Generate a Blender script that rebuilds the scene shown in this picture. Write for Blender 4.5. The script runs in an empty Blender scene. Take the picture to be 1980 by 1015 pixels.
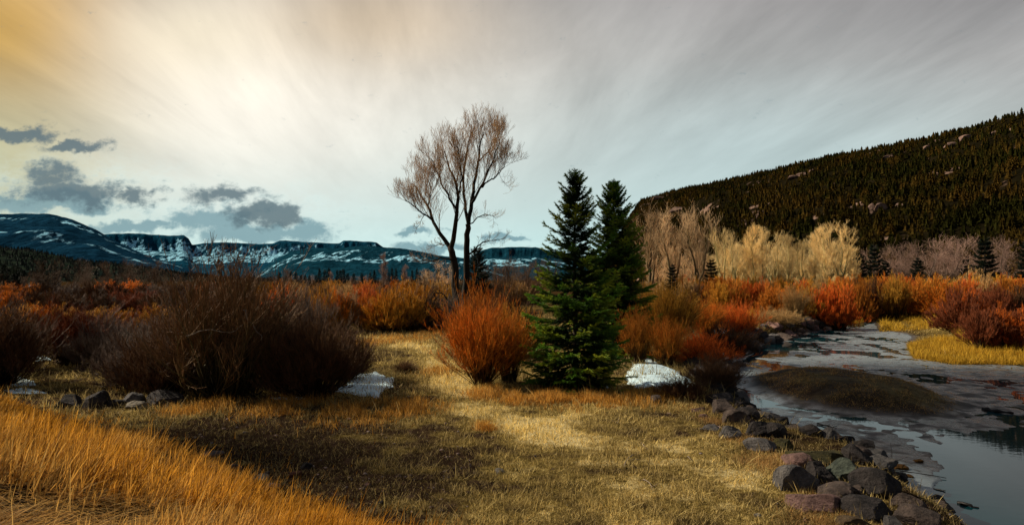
import bpy, math, random
import numpy as np
from mathutils import Vector
R = math.radians
PI = math.pi
random.seed(7)
rng = np.random.default_rng(11)
S = bpy.context.scene
COL = S.collection

# ------------------------------------------------------------------ camera
F = 1320.0            # focal length in photo pixels (photo is 1980 x 1015)
HZ = 540.0            # horizon row
CH = 4.0              # camera height above the meadow
TH = math.atan((HZ - 507.5) / F)
cam = bpy.data.objects.new('camera', bpy.data.cameras.new('camera'))
COL.objects.link(cam)
cam.location = (0, 0, CH)
cam.rotation_euler = (PI / 2 + TH, 0, 0)
cam.data.sensor_width = 36
cam.data.lens = 36 * F / 1980
cam.data.clip_start = 0.1
cam.data.clip_end = 40000
S.camera = cam

# ------------------------------------------------------------------ exposure
S.view_settings.view_transform = 'Standard'
S.view_settings.look = 'None'
S.view_settings.exposure = 0.35
S.view_settings.gamma = 1.0
S.render.engine = 'CYCLES'
S.cycles.max_bounces = 5
S.cycles.transparent_max_bounces = 8
S.cycles.diffuse_bounces = 3

# ------------------------------------------------------------------ node helper
def lin(c):
    return tuple(((v / 255) / 12.92 if v / 255 <= .04045 else ((v / 255 + .055) / 1.055) ** 2.4) for v in c)

class E:                                   # a socket with arithmetic
    def __init__(s, nt, sock): s.nt = nt; s.k = sock
    def _m(s, op, *a, clamp=False):
        n = s.nt.nodes.new('ShaderNodeMath'); n.operation = op; n.use_clamp = clamp
        for i, v in enumerate((s,) + a):
            if isinstance(v, E): s.nt.links.new(v.k, n.inputs[i])
            else: n.inputs[i].default_value = v
        return E(s.nt, n.outputs[0])
    def __add__(s, o): return s._m('ADD', o)
    __radd__ = __add__
    def __mul__(s, o): return s._m('MULTIPLY', o)
    __rmul__ = __mul__
    def __sub__(s, o): return s._m('SUBTRACT', o)
    def __rsub__(s, o): return (s * -1.0) + o
    def __truediv__(s, o): return s._m('DIVIDE', o)
    def max(s, o): return s._m('MAXIMUM', o)
    def min(s, o): return s._m('MINIMUM', o)
    def clamp(s): return s._m('ADD', 0.0, clamp=True)
    def exp(s): return s._m('EXPONENT')
    def smooth(s, a, b):
        n = s.nt.nodes.new('ShaderNodeMapRange'); n.interpolation_type = 'SMOOTHSTEP'
        s.nt.links.new(s.k, n.inputs[0])
        if a > b:
            n.inputs[1].default_value = b; n.inputs[2].default_value = a; n.inputs[3].default_value = 1; n.inputs[4].default_value = 0
        else:
            n.inputs[1].default_value = a; n.inputs[2].default_value = b
        return E(s.nt, n.outputs[0])

class G:                                   # node graph builder
    def __init__(s, nt): s.nt = nt
    def n(s, t): return s.nt.nodes.new(t)
    def link(s, a, b): s.nt.links.new(a.k if isinstance(a, E) else a, b)
    def mix(s, f, a, b, mode='MIX'):
        n = s.n('ShaderNodeMix'); n.data_type = 'RGBA'; n.blend_type = mode
        for i, v in ((0, f), (6, a), (7, b)):
            if isinstance(v, E): s.link(v, n.inputs[i])
            elif i == 0: n.inputs[0].default_value = v
            else: n.inputs[i].default_value = (*v[:3], 1)
        return E(s.nt, n.outputs[2])
    def xyz(s, v):
        n = s.n('ShaderNodeSeparateXYZ'); s.link(v, n.inputs[0])
        return [E(s.nt, n.outputs[i]) for i in range(3)]
    def vec(s, x, y, z=0.0):
        n = s.n('ShaderNodeCombineXYZ')
        for i, v in enumerate((x, y, z)):
            if isinstance(v, E): s.link(v, n.inputs[i])
            else: n.inputs[i].default_value = v
        return E(s.nt, n.outputs[0])
    def noise(s, v, scale=1, detail=4, rough=.55, dist=0, color=False):
        n = s.n('ShaderNodeTexNoise'); n.inputs['Scale'].default_value = scale
        n.inputs['Detail'].default_value = detail; n.inputs['Roughness'].default_value = rough
        n.inputs['Distortion'].default_value = dist
        if v is not None: s.link(v, n.inputs['Vector'])
        return E(s.nt, n.outputs[1 if color else 0])
    def voro(s, v, scale=1):
        n = s.n('ShaderNodeTexVoronoi'); n.inputs['Scale'].default_value = scale
        s.link(v, n.inputs['Vector'])
        return E(s.nt, n.outputs['Distance']), E(s.nt, n.outputs['Color'])
    def pos(s): return E(s.nt, s.n('ShaderNodeNewGeometry').outputs['Position'])
    def obj(s): return E(s.nt, s.n('ShaderNodeTexCoord').outputs['Object'])
    def orand(s): return E(s.nt, s.n('ShaderNodeObjectInfo').outputs['Random'])
    def attr(s, name):
        n = s.n('ShaderNodeAttribute'); n.attribute_name = name
        return E(s.nt, n.outputs['Fac'])
    def ramp(s, f, stops):
        n = s.n('ShaderNodeValToRGB'); e = n.color_ramp.elements
        while len(e) < len(stops): e.new(.5)
        for k, (p, c) in zip(e, stops): k.position = p; k.color = (*c, 1)
        s.link(f, n.inputs[0])
        return E(s.nt, n.outputs[0])

# ------------------------------------------------------------------ sky (world)
W = bpy.data.worlds.new('World'); S.world = W; W.use_nodes = True
SUN_AZ, SUN_EL = R(-70), R(34)
def build_sky():
    nt = W.node_tree; nt.nodes.clear(); g = G(nt)
    d = E(nt, g.n('ShaderNodeTexCoord').outputs['Generated'])
    x, y, z = g.xyz(d)
    yy = y.max(0.18)
    X = x / yy; V = z / yy                        # tangents of azimuth and elevation about +Y
    PX = X * F + 990.0; PY = V * -F + HZ
    col = g.ramp((PY / 540.0).clamp(), [
        (0.0, lin((164, 158, 154))), (0.2, lin((184, 181, 175))), (0.45, lin((196, 206, 202))),
        (0.75, lin((190, 214, 212))), (0.9, lin((186, 222, 222))), (1.0, lin((150, 205, 214)))])
    def blob(cx, cy, rx, ry):
        a = (PX - cx) / rx; b = (PY - cy) / ry
        return ((a * a + b * b) * -1.0).exp()
    # high veil: streaks of a cloud sheet seen in perspective
    zz = z.max(0.03) + 0.10
    sheet = g.vec(x / zz * 1.3 + y / zz * .12, y / zz * .28)
    st = g.noise(sheet, 1.3, 6, .6, .5)
    st2 = g.noise(sheet, 3.4, 5, .6, .3)
    col = g.mix(blob(1900, 60, 900, 260) * .6, col, lin((146, 147, 148)))
    col = g.mix(blob(1080, 60, 260, 170) * .45, col, lin((164, 164, 162)))
    col = g.mix(blob(1450, 300, 460, 150) * .5, col, lin((172, 194, 196)))
    col = g.mix(blob(470, 190, 480, 200) * .97, col, lin((246, 240, 226)))
    col = g.mix(blob(700, 40, 260, 110) * .55, col, lin((214, 184, 140)))
    col = g.mix(blob(-20, 60, 270, 230) * .95, col, lin((196, 152, 62)))
    col = g.mix(blob(-60, 300, 260, 150) * .7, col, lin((178, 176, 128)))
    col = g.mix(blob(360, 60, 160, 90) * .6, col, lin((240, 226, 196)))
    k = ((st - .5) * .95 + (st2 - .5) * .42) * PY.smooth(500, 100) + 0.90
    grey = g.vec(k, k, k)
    col = g.mix(1.0, col, grey, 'MULTIPLY')
    # low ragged clouds
    wx = g.noise(g.vec(PX / 75.0, PY / 60.0, 3.0), 1, 4, .6)
    wy = g.noise(g.vec(PX / 75.0, PY / 60.0, 9.0), 1, 4, .6)
    QX = PX + (wx - .5) * 150.0; QY = PY + (wy - .5) * 75.0
    def blobq(cx, cy, rx, ry):
        a = (QX - cx) / rx; b = (QY - cy) / ry
        return ((a * a + b * b) * -1.0).exp()
    fb = g.noise(g.vec(PX / 50.0, PY / 30.0, 1.0), 1, 9, .70)
    def mass(bl):
        m = None
        for b in bl: m = blobq(*b) if m is None else m.max(blobq(*b))
        return m
    m1 = mass([(105, 343, 72, 30), (140, 370, 130, 26), (270, 375, 44, 16), (430, 378, 76, 20), (500, 412, 76, 20), (535, 418, 46, 18),
               (45, 256, 90, 15), (135, 282, 70, 11)])
    m2 = mass([(90, 390, 140, 22), (405, 425, 90, 26), (480, 446, 130, 20), (600, 446, 70, 24), (250, 440, 120, 12),
               (810, 452, 45, 8), (985, 458, 45, 8), (840, 482, 85, 11), (1000, 492, 60, 8)])
    halo = mass([(130, 370, 190, 60), (480, 425, 210, 60), (850, 470, 200, 30)])
    col = g.mix((halo * .75) * (fb.smooth(.35, .7)), col, lin((206, 228, 224)))
    c2 = (m2 * 1.25 + (fb - .5) * 2.0).smooth(.20, .9)
    col = g.mix(c2 * .80, col, lin((92, 132, 144)))
    c1 = (m1 * 1.3 + (fb - .5) * 2.2).smooth(.24, 1.10)
    col = g.mix(c1 * .88, col, lin((72, 94, 104)))
    # heavier cloud overhead and behind: darker
    back = y.smooth(.62, .25)
    over = z.smooth(.40, .75)
    dark = back.max(over)
    pn = g.noise(d, 3.0, 5, .6)
    dk = g.mix(pn, (.05, .06, .075), (.13, .14, .16))
    col = g.mix(dark, col, dk)
    sky = g.n('ShaderNodeTexSky'); sky.sky_type = 'NISHITA'; sky.sun_disc = False
    sky.sun_elevation = SUN_EL; sky.sun_rotation = SUN_AZ
    bg = g.n('ShaderNodeBackground'); g.link(col, bg.inputs[0]); bg.inputs[1].default_value = 1.0
    bs = g.n('ShaderNodeBackground'); nt.links.new(sky.outputs[0], bs.inputs[0]); bs.inputs[1].default_value = 0.05
    mx = g.n('ShaderNodeMixShader'); mx.inputs[0].default_value = .08
    nt.links.new(bg.outputs[0], mx.inputs[1]); nt.links.new(bs.outputs[0], mx.inputs[2])
    o = g.n('ShaderNodeOutputWorld'); nt.links.new(mx.outputs[0], o.inputs[0])
build_sky()

# ------------------------------------------------------------------ sun
sun = bpy.data.objects.new('sun', bpy.data.lights.new('sun', 'SUN'))
COL.objects.link(sun)
SD = np.array([math.sin(SUN_AZ) * math.cos(SUN_EL), math.cos(SUN_AZ) * math.cos(SUN_EL), math.sin(SUN_EL)])
sun.rotation_euler = Vector(SD).to_track_quat('Z', 'Y').to_euler()
sun.data.energy = 5.0
sun.data.angle = R(0.6)
sun.data.color = (1.0, .88, .70)

# ------------------------------------------------------------------ noise in numpy
def _h(ix, iy, iz, seed):
    n = (ix * 374761393 + iy * 668265263 + iz * 2147483647 + seed * 1274126177) & 0xffffffff
    n = ((n ^ (n >> 13)) * 1274126177) & 0xffffffff
    n = n ^ (n >> 16)
    return (n & 0xffffff) / float(0xffffff)
def vnoise(x, y, z=0.0, seed=0):
    x, y, z = np.broadcast_arrays(np.asarray(x, float), np.asarray(y, float), np.asarray(z, float))
    ix = np.floor(x).astype(np.int64); iy = np.floor(y).astype(np.int64); iz = np.floor(z).astype(np.int64)
    fx, fy, fz = x - ix, y - iy, z - iz
    fx = fx * fx * (3 - 2 * fx); fy = fy * fy * (3 - 2 * fy); fz = fz * fz * (3 - 2 * fz)
    r = 0
    for dz in (0, 1):
        wz = fz if dz else 1 - fz
        for dy in (0, 1):
            wy = fy if dy else 1 - fy
            for dx in (0, 1):
                wx = fx if dx else 1 - fx
                r = r + wx * wy * wz * _h(ix + dx, iy + dy, iz + dz, seed)
    return r * 2 - 1
def fbm(x, y, z=0.0, oct=4, seed=0):
    r = 0; a = 1; t = 0
    for i in range(oct):
        r = r + a * vnoise(np.asarray(x) * 2 ** i, np.asarray(y) * 2 ** i, np.asarray(z) * 2 ** i, seed + i * 17); t += a; a *= .5
    return r / t
def sst(a, b, x):
    t = np.clip((np.asarray(x, float) - a) / (b - a), 0, 1)
    return t * t * (3 - 2 * t)

# ------------------------------------------------------------------ picture <-> place
def ray(px, py):
    u = (px - 990) / F; v = (507.5 - py) / F
    return np.array([u, math.cos(TH) - v * math.sin(TH), math.sin(TH) + v * math.cos(TH)])
def at(px, py, Y):
    d = ray(px, py); return d * (Y / d[1]) + np.array([0, 0, CH])
def on_plane(px, py, z):
    d = ray(px, py); t = (z - CH) / d[2]; return d * t + np.array([0, 0, CH])

# ------------------------------------------------------------------ terrain height
CREEK_L = [(1850, 1015), (1748, 938), (1690, 912), (1620, 893), (1560, 862), (1500, 832), (1450, 792), (1410, 755), (1415, 722),
           (1440, 692), (1475, 667), (1550, 647), (1610, 634), (1660, 617), (1700, 606)]
CREEK_R = [(1702, 613), (1692, 626), (1700, 640), (1765, 650), (1752, 664), (1765, 683), (1850, 694), (1990, 697), (2300, 704)]
cl = [on_plane(x, y, -.97)[:2] for x, y in CREEK_L]
cr = [on_plane(x, y, -.97)[:2] for x, y in CREEK_R]
POLY = np.array([(7.2, -14), (8.0, 6)] + cl + cr + [(70, 36), (70, -14)])
NLEFT = 2 + len(cl)                                 # edges 0..NLEFT-1 are the near (left) bank
def poly_in(x, y, P):
    ins = np.zeros(np.shape(x), bool); n = len(P); j = n - 1
    for i in range(n):
        xi, yi = P[i]; xj, yj = P[j]
        c = ((yi > y) != (yj > y)) & (x < (xj - xi) * (y - yi) / (yj - yi + 1e-12) + xi)
        ins ^= c; j = i
    return ins
def edge_d(x, y, P, idx):
    d = np.full(np.shape(x), 1e9); n = len(P)
    for i in idx:
        a = P[i]; b = P[(i + 1) % n]; ab = b - a
        t = np.clip(((x - a[0]) * ab[0] + (y - a[1]) * ab[1]) / (ab @ ab + 1e-12), 0, 1)
        d = np.minimum(d, np.hypot(x - a[0] - t * ab[0], y - a[1] - t * ab[1]))
    return d
NB = np.array([.615, .788])                          # the road bank the camera stands on
POOL = np.array([on_plane(*p, -1)[:2] for p in [(1842, 1015), (1800, 965), (1790, 925), (1812, 905), (1790, 885), (1800, 862), (1860, 850), (1910, 836), (1990, 824)]] + [np.array([40, 19]), np.array([60, 12]), np.array([60, -14]), np.array([8.3, -14]), np.array([9, 8])])
ISL = on_plane(1622, 752, -.95)[:2]
WZ = -1.0
def H(x, y):
    x = np.asarray(x, float); y = np.asarray(y, float)
    r = np.hypot(x, y)
    z = .10 * fbm(x / 7, y / 7, 0, 3, 3) + .035 * fbm(x / .9, y / .9, 0, 3, 5) * (r < 90)
    z = z + .25 * fbm(x / 40, y / 40, 0, 2, 9) * sst(30, 80, r)
    # creek
    wob = .35 * fbm(x / 2.2, y / 2.2, 0, 3, 21)
    ins = poly_in(x, y, POLY)
    dl = edge_d(x, y, POLY, range(0, NLEFT)); dr = edge_d(x, y, POLY, range(NLEFT, len(POLY)))
    far = (np.hypot(x - 33, y - 48) < 28) | (x > 30)
    el = np.where(ins, -dl, dl) + wob * .6; er = np.where(ins, -dr, dr) + wob
    kl = sst(-.15, 1.55, el); kr = sst(-.6, 9, er)
    k = np.where(ins, np.minimum(sst(-.15, 1.55, -dl + wob * .5), 1), np.where(dl * 4 < dr, kl, np.minimum(np.maximum(kl, 0), 1)))
    k = np.where(~ins, np.where(dl < dr, kl, kr * .75), np.where(dl < dr, sst(-.15, 1.55, -dl + wob * .4), kr * .3))
    near = (dl < 60) & (dr < 1e8)
    bed = -1.0 + .045 * fbm(x / 1.6 + 3, y / 2.6, 0, 4, 31) + .03 * fbm(x / .5, y / .35, 0, 3, 35) + .012
    pin = poly_in(x + .5 * fbm(x / 1.2, y / 1.2, 0, 3, 77), y + 1.0 * fbm(x / 1.5, y / 1.5, 0, 3, 78), POOL)
    pd = edge_d(x, y, POOL, range(len(POOL)))
    bed = np.where(pin, -1.03 - .5 * sst(0, 2.5, pd), bed)
    # gravel island and mud bar
    q = np.hypot((x - ISL[0]) / 4.5, (y - ISL[1] + .2) / 7.0) + .12 * fbm(x / 1.5, y / 1.5, 0, 3, 40)
    bed = bed + .75 * (1 - sst(.25, 1.0, q)) - .03 * sst(.28, .6, fbm(x / 2.5 + 9, y / 3.5, 0, 3, 45) + .35 * (dl < 2.2)) 
    sb = on_plane(1780, 645, -.95)[:2]
    q2 = np.hypot((x - sb[0]) / 8.0, (y - sb[1]) / 2.4)
    bed = bed + .14 * (1 - sst(.5, 1.0, q2))
    z = bed * (1 - k) + z * k
    # the bank below the camera, falling away to the meadow
    s = NB[0] * x + NB[1] * y
    up = np.maximum(0, 7.9 + .5 * fbm(x / 3, y / 3, 0, 2, 51) - s)
    up = up * .345 * sst(0, 2.2, up)
    up = np.minimum(up, 2.45 + .02 * up) + .05 * fbm(x / 1.1, y / 1.1, 0, 3, 52) * (up > .2)
    z = z + up * sst(9, 5.5, x)
    return z
def Hs(x, y): return float(H(np.array([x]), np.array([y]))[0])
def ground(px, py):
    d = ray(px, py); t = 1.0
    ts = np.concatenate([np.arange(2, 60, .06), np.arange(60, 400, .6)])
    P = d[None] * ts[:, None] + np.array([0, 0, CH])
    hz = H(P[:, 0], P[:, 1]); k = np.argmax(P[:, 2] < hz)
    p = P[k]; return np.array([p[0], p[1], hz[k]])

# ------------------------------------------------------------------ mesh helpers
def mesh_np(name, V, Fc, attrs=None, smooth=True):
    """V (n,3); Fc list of int arrays (m,3)/(m,4)"""
    me = bpy.data.meshes.new(name)
    if not isinstance(Fc, list): Fc = [Fc]
    Fc = [f for f in Fc if len(f)]
    V = np.asarray(V, np.float32)
    nl = sum(f.size for f in Fc); nf = sum(len(f) for f in Fc)
    me.vertices.add(len(V)); me.vertices.foreach_set('co', V.ravel())
    me.loops.add(nl); me.polygons.add(nf)
    me.loops.foreach_set('vertex_index', np.concatenate([f.ravel() for f in Fc]).astype(np.int32))
    st = []; o = 0
    for f in Fc:
        st.append(o + np.arange(len(f)) * f.shape[1]); o += f.size
    me.polygons.foreach_set('loop_start', np.concatenate(st).astype(np.int32))
    me.polygons.foreach_set('use_smooth', np.full(nf, smooth))
    for k, a in (attrs or {}).items():
        at_ = me.attributes.new(k, 'FLOAT', 'POINT'); at_.data.foreach_set('value', np.asarray(a, np.float32))
    me.update(calc_edges=True); me.validate()
    return me
def link(name, me, mat, parent=None, loc=None):
    o = bpy.data.objects.new(name, me); COL.objects.link(o)
    if mat is not None and not me.materials: me.materials.append(mat)
    if parent is not None: o.parent = parent
    if loc is not None: o.location = tuple(float(v) for v in loc)
    return o
def tag(o, label=None, cat=None, group=None, kind=None):
    if label: o['label'] = label
    if cat: o['category'] = cat
    if group: o['group'] = group
    if kind: o['kind'] = kind
    return o
def empty(name, loc=(0, 0, 0), rz=0):
    o = bpy.data.objects.new(name, None); COL.objects.link(o)
    o.location = tuple(float(v) for v in loc); o.rotation_euler = (0, 0, rz); o.empty_display_size = .3
    return o
def norm(a): return a / (np.linalg.norm(a, axis=-1, keepdims=True) + 1e-9)

class MB:
    def __init__(s): s.V = []; s.F3 = []; s.F4 = []; s.A = {}; s.n = 0
    def add(s, V, F3=None, F4=None, **at_):
        V = np.asarray(V).reshape(-1, 3)
        if F3 is not None and len(F3): s.F3.append(np.asarray(F3) + s.n)
        if F4 is not None and len(F4): s.F4.append(np.asarray(F4) + s.n)
        for k in set(list(s.A) + list(at_)):
            if k not in s.A: s.A[k] = [np.zeros(s.n)] if s.n else []
            v = at_.get(k, 0.0)
            s.A[k].append(np.broadcast_to(np.asarray(v, float).ravel() if np.size(v) > 1 else float(np.asarray(v)), (len(V),)) if np.size(v) in (1, len(V)) else np.zeros(len(V)))
        s.V.append(V); s.n += len(V)
    def tubes(s, P, Rad, sides=3, t=None, rnd=None):
        P = np.asarray(P, float); N, K, _ = P.shape
        Rad = np.broadcast_to(Rad, (N, K))
        T = norm(np.gradient(P, axis=1))
        ref = np.where(np.abs(T[..., 2:3]) > .9, np.array([1., 0, 0]), np.array([0, 0, 1.]))
        A = norm(np.cross(T, ref)); B = np.cross(T, A)
        an = np.arange(sides) * 2 * PI / sides
        V = P[:, :, None] + Rad[:, :, None, None] * (A[:, :, None] * np.cos(an)[None, None, :, None] + B[:, :, None] * np.sin(an)[None, None, :, None])
        i = np.arange(N)[:, None, None]; k = np.arange(K - 1)[None, :, None]; j = np.arange(sides)[None, None, :]
        a = i * K * sides + k * sides + j; b = i * K * sides + k * sides + (j + 1) % sides
        Fq = np.stack([a, b, b + sides, a + sides], -1).reshape(-1, 4)
        tt = np.linspace(0, 1, K)[None] * np.ones((N, 1)) if t is None else np.broadcast_to(t, (N, K))
        rr = rng.random(N) if rnd is None else rnd
        s.add(V.reshape(-1, 3), F4=Fq, t=np.repeat(tt.ravel(), sides), rnd=np.repeat(rr, K * sides))
    def blades(s, P, Wd, side, t=None, rnd=None, extra=None):
        """flat ribbons: P (N,K,3), widths (K,), side (N,3)"""
        N, K, _ = P.shape
        w = (np.asarray(Wd)[None, :, None] if np.ndim(Wd) == 1 else Wd[:, :, None]) * side[:, None, :]
        V = np.stack([P - w, P + w], 2)
        i = np.arange(N)[:, None] * K * 2; k = np.arange(K - 1)[None] * 2
        a = (i + k)
        Fq = np.stack([a, a + 1, a + 3, a + 2], -1).reshape(-1, 4)
        tt = np.linspace(0, 1, K)[None] * np.ones((N, 1)) if t is None else t
        rr = rng.random(N) if rnd is None else rnd
        ex = {k_: np.repeat(v, K * 2) for k_, v in (extra or {}).items()}
        s.add(V.reshape(-1, 3), F4=Fq, t=np.repeat(tt.ravel(), 2), rnd=np.repeat(rr, K * 2), **ex)
    def mesh(s, name, smooth=True):
        F_ = []
        if s.F3: F_.append(np.concatenate(s.F3))
        if s.F4: F_.append(np.concatenate(s.F4))
        return mesh_np(name, np.concatenate(s.V), F_, {k: np.concatenate(v) for k, v in s.A.items()}, smooth)

# ------------------------------------------------------------------ materials
def mat(name):
    m = bpy.data.materials.new(name); m.use_nodes = True; m.node_tree.nodes.clear()
    return m, G(m.node_tree)
def finish(m, g, col, rough=.8, bump=None, bstr=.3, bdist=.02, trans=0, spec=.3, metallic=0, alpha=None):
    p = g.n('ShaderNodeBsdfPrincipled')
    if isinstance(col, E): g.link(col, p.inputs['Base Color'])
    else: p.inputs['Base Color'].default_value = (*col, 1)
    if isinstance(rough, E): g.link(rough, p.inputs['Roughness'])
    else: p.inputs['Roughness'].default_value = rough
    
    if isinstance(spec, E): g.link(spec, p.inputs['Specular IOR Level'])
    else: p.inputs['Specular IOR Level'].default_value = spec
    if bump is not None:
        b = g.n('ShaderNodeBump'); b.inputs['Strength'].default_value = bstr; b.inputs['Distance'].default_value = bdist
        g.link(bump, b.inputs['Height']); g.nt.links.new(b.outputs[0], p.inputs['Normal'])
    out = p.outputs[0]
    if trans:
        tr = g.n('ShaderNodeBsdfTranslucent')
        if isinstance(col, E): g.link(col, tr.inputs[0])
        else: tr.inputs[0].default_value = (*col, 1)
        mx = g.n('ShaderNodeMixShader'); mx.inputs[0].default_value = trans
        g.nt.links.new(out, mx.inputs[1]); g.nt.links.new(tr.outputs[0], mx.inputs[2]); out = mx.outputs[0]
    o = g.n('ShaderNodeOutputMaterial'); g.nt.links.new(out, o.inputs[0])
    return m
def twig_mat(name, base, mid, tip, var=.35, trans=.0, rough=.7):
    """bark colour changes along each stem, from old wood at the root to young twig at the tip"""
    m, g = mat(name)
    t = g.attr('t'); r = g.attr('rnd'); o = g.orand()
    c = g.ramp((t + (r - .5) * .25).clamp(), [(0, base), (.42, mid), (.85, tip)])
    k = (r - .5) * var * 2 + (o - .5) * .5 + 1.0
    c = g.mix(1.0, c, g.vec(k, k * 1.0, k), 'MULTIPLY')
    return finish(m, g, c, rough, trans=trans, spec=.2)
M = {}
M['willow_orange'] = twig_mat('willow_orange_bark', (.018, .012, .006), (.13, .055, .008), (.78, .29, .030), trans=.3)
M['willow_red'] = twig_mat('willow_red_bark', (.018, .010, .006), (.15, .042, .008), (.84, .21, .026), trans=.3)
M['willow_amber'] = twig_mat('willow_amber_bark', (.018, .014, .006), (.12, .065, .010), (.72, .38, .045), trans=.3)
M['willow_pale'] = twig_mat('willow_pale_bark', (.03, .024, .014), (.20, .14, .05), (.66, .42, .17), trans=.25)
M['willow_olive'] = twig_mat('willow_olive_bark', (.014, .012, .006), (.13, .105, .036), (.32, .17, .075), trans=.15)
M['willow_brown'] = twig_mat('willow_brown_bark', (.008, .006, .004), (.032, .018, .008), (.14, .066, .026), trans=.15)
M['willow_grey'] = twig_mat('willow_grey_bark', (.012, .010, .009), (.06, .043, .032), (.17, .12, .09))
M['willow_crimson'] = twig_mat('willow_crimson_bark', (.012, .007, .005), (.06, .020, .008), (.30, .085, .030), trans=.2)
M['bark_dark'] = twig_mat('cottonwood_bark', (.020, .020, .010), (.035, .024, .014), (.44, .28, .14), trans=.2)
M['bark_pale'] = twig_mat('aspen_bark', (.34, .32, .15), (.58, .48, .20), (.90, .70, .34), trans=.3)
M['bark_mid'] = twig_mat('old_cottonwood_bark', (.04, .034, .018), (.34, .26, .13), (.84, .60, .34), trans=.3)
M['bark_mauve'] = twig_mat('grey_cottonwood_bark', (.03, .022, .015), (.13, .090, .066), (.44, .28, .21), trans=.2)
M['bark_brown'] = twig_mat('brown_wood_bark', (.03, .022, .012), (.075, .050, .026), (.18, .095, .045), trans=.2)
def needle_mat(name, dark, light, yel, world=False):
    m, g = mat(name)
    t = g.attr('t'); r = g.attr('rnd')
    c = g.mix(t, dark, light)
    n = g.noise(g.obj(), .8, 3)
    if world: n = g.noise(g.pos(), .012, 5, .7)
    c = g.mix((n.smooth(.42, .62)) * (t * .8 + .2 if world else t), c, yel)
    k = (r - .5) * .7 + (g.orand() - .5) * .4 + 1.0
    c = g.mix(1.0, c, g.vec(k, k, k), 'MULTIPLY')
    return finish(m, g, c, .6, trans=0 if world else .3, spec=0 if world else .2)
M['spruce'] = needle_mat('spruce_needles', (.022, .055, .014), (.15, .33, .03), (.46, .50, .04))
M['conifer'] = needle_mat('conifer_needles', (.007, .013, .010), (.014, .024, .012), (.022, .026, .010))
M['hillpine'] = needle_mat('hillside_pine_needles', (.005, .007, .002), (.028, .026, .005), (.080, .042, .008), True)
m, g = mat('trunk_bark')
c = g.ramp(g.noise(g.obj(), 9, 5), [(.3, (.02, .015, .01)), (.7, (.07, .05, .035))]); M['trunk'] = finish(m, g, c, .9)

def grass_mat(name, a, b, c3, trans=.35):
    m, g = mat(name)
    t = g.attr('t'); r = g.attr('rnd'); d = g.attr('dry')
    c = g.mix(d.clamp(), a, b)
    c = g.mix((t * .55) * r, c, c3)
    k = (r - .5) * 1.3 + 1.0
    c = g.mix(1.0, c, g.vec(k, k, k), 'MULTIPLY')
    return finish(m, g, c, .7, trans=trans, spec=.15)
M['meadow_grass'] = grass_mat('meadow_grass', (.11, .072, .022), (.80, .60, .19), (.80, .60, .26))
M['slope_grass'] = grass_mat('slope_grass', (.38, .15, .010), (.60, .40, .14), (.74, .38, .05), .45)
M['island_grass'] = grass_mat('island_grass', (.22, .115, .035), (.78, .45, .13), (.75, .46, .18))
M['sedge'] = grass_mat('golden_sedge', (.24, .12, .010), (.60, .36, .03), (.65, .42, .05))

# ground
def ground_mat():
    m, g = mat('meadow_soil')
    p = g.pos(); x, y, z = g.xyz(p)
    n1 = g.noise(p, .55, 6, .6); n2 = g.noise(p, 3.5, 6, .65); n3 = g.noise(p, 26, 4, .6)
    dry = g.attr('dry'); mud = g.attr('mud')
    soil = g.ramp(n2 - g.attr('bank') * .22, [(.3, (.010, .006, .0035)), (.55, (.034, .020, .012)), (.75, (.085, .052, .034))])
    turf = g.ramp(n2 * .5 + n3 * .5, [(.36, (.016, .012, .004)), (.5, (.14, .095, .025)), (.66, (.42, .31, .10))])
    pale = g.ramp(n3, [(.35, (.20, .14, .05)), (.65, (.66, .54, .27))])
    c = g.mix((dry + (n1 - .5) * .8).smooth(.05, .6), soil, turf)
    c = g.mix((dry + (n2 - .5) * .7).smooth(.65, 1.1), c, pale)
    vd, vc = g.voro(p, 13)
    peb = vd.smooth(.24, .12) * (g.noise(p, 2.2, 3).smooth(.48, .62)) * (1.0 - dry.smooth(.1, .5))
    vr, vg_, vb = g.xyz(vc)
    pc = g.mix(vr, (.09, .05, .04), (.24, .16, .13))
    c = g.mix(peb * (1.0 - mud), c, pc)
    mudc = g.ramp(g.noise(p, 1.4, 7, .65, .6), [(.36, (.008, .006, .005)), (.5, (.030, .022, .017)), (.60, (.085, .064, .055)), (.8, (.05, .036, .018))])
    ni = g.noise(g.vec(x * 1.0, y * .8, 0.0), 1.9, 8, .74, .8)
    ice_sheen = g.attr('ice_sheen') * (ni + g.attr('ice_sheen') * .16).smooth(.50, .60)  # pale ice, plus the sky sheen of the far channel put into the colour
    mudc = g.mix(ice_sheen, mudc, g.mix(n3, (.10, .12, .125), (.34, .40, .42)))
    c = g.mix(mud, c, mudc)
    far = g.attr('far')
    fc = g.ramp(g.noise(p, .03, 5), [(.3, (.018, .011, .005)), (.6, (.05, .028, .010))])
    c = g.mix(far, c, fc)
    rough = 0.92 - mud * ((g.noise(p, 1.1, 5, .6, .4).smooth(.35, .6)) * .62 + .12)
    h = n3 * .5 + n2 + peb * .5
    return finish(m, g, c, rough, h, .6, .03, spec=mud * .5)
M['ground'] = ground_mat()

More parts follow.
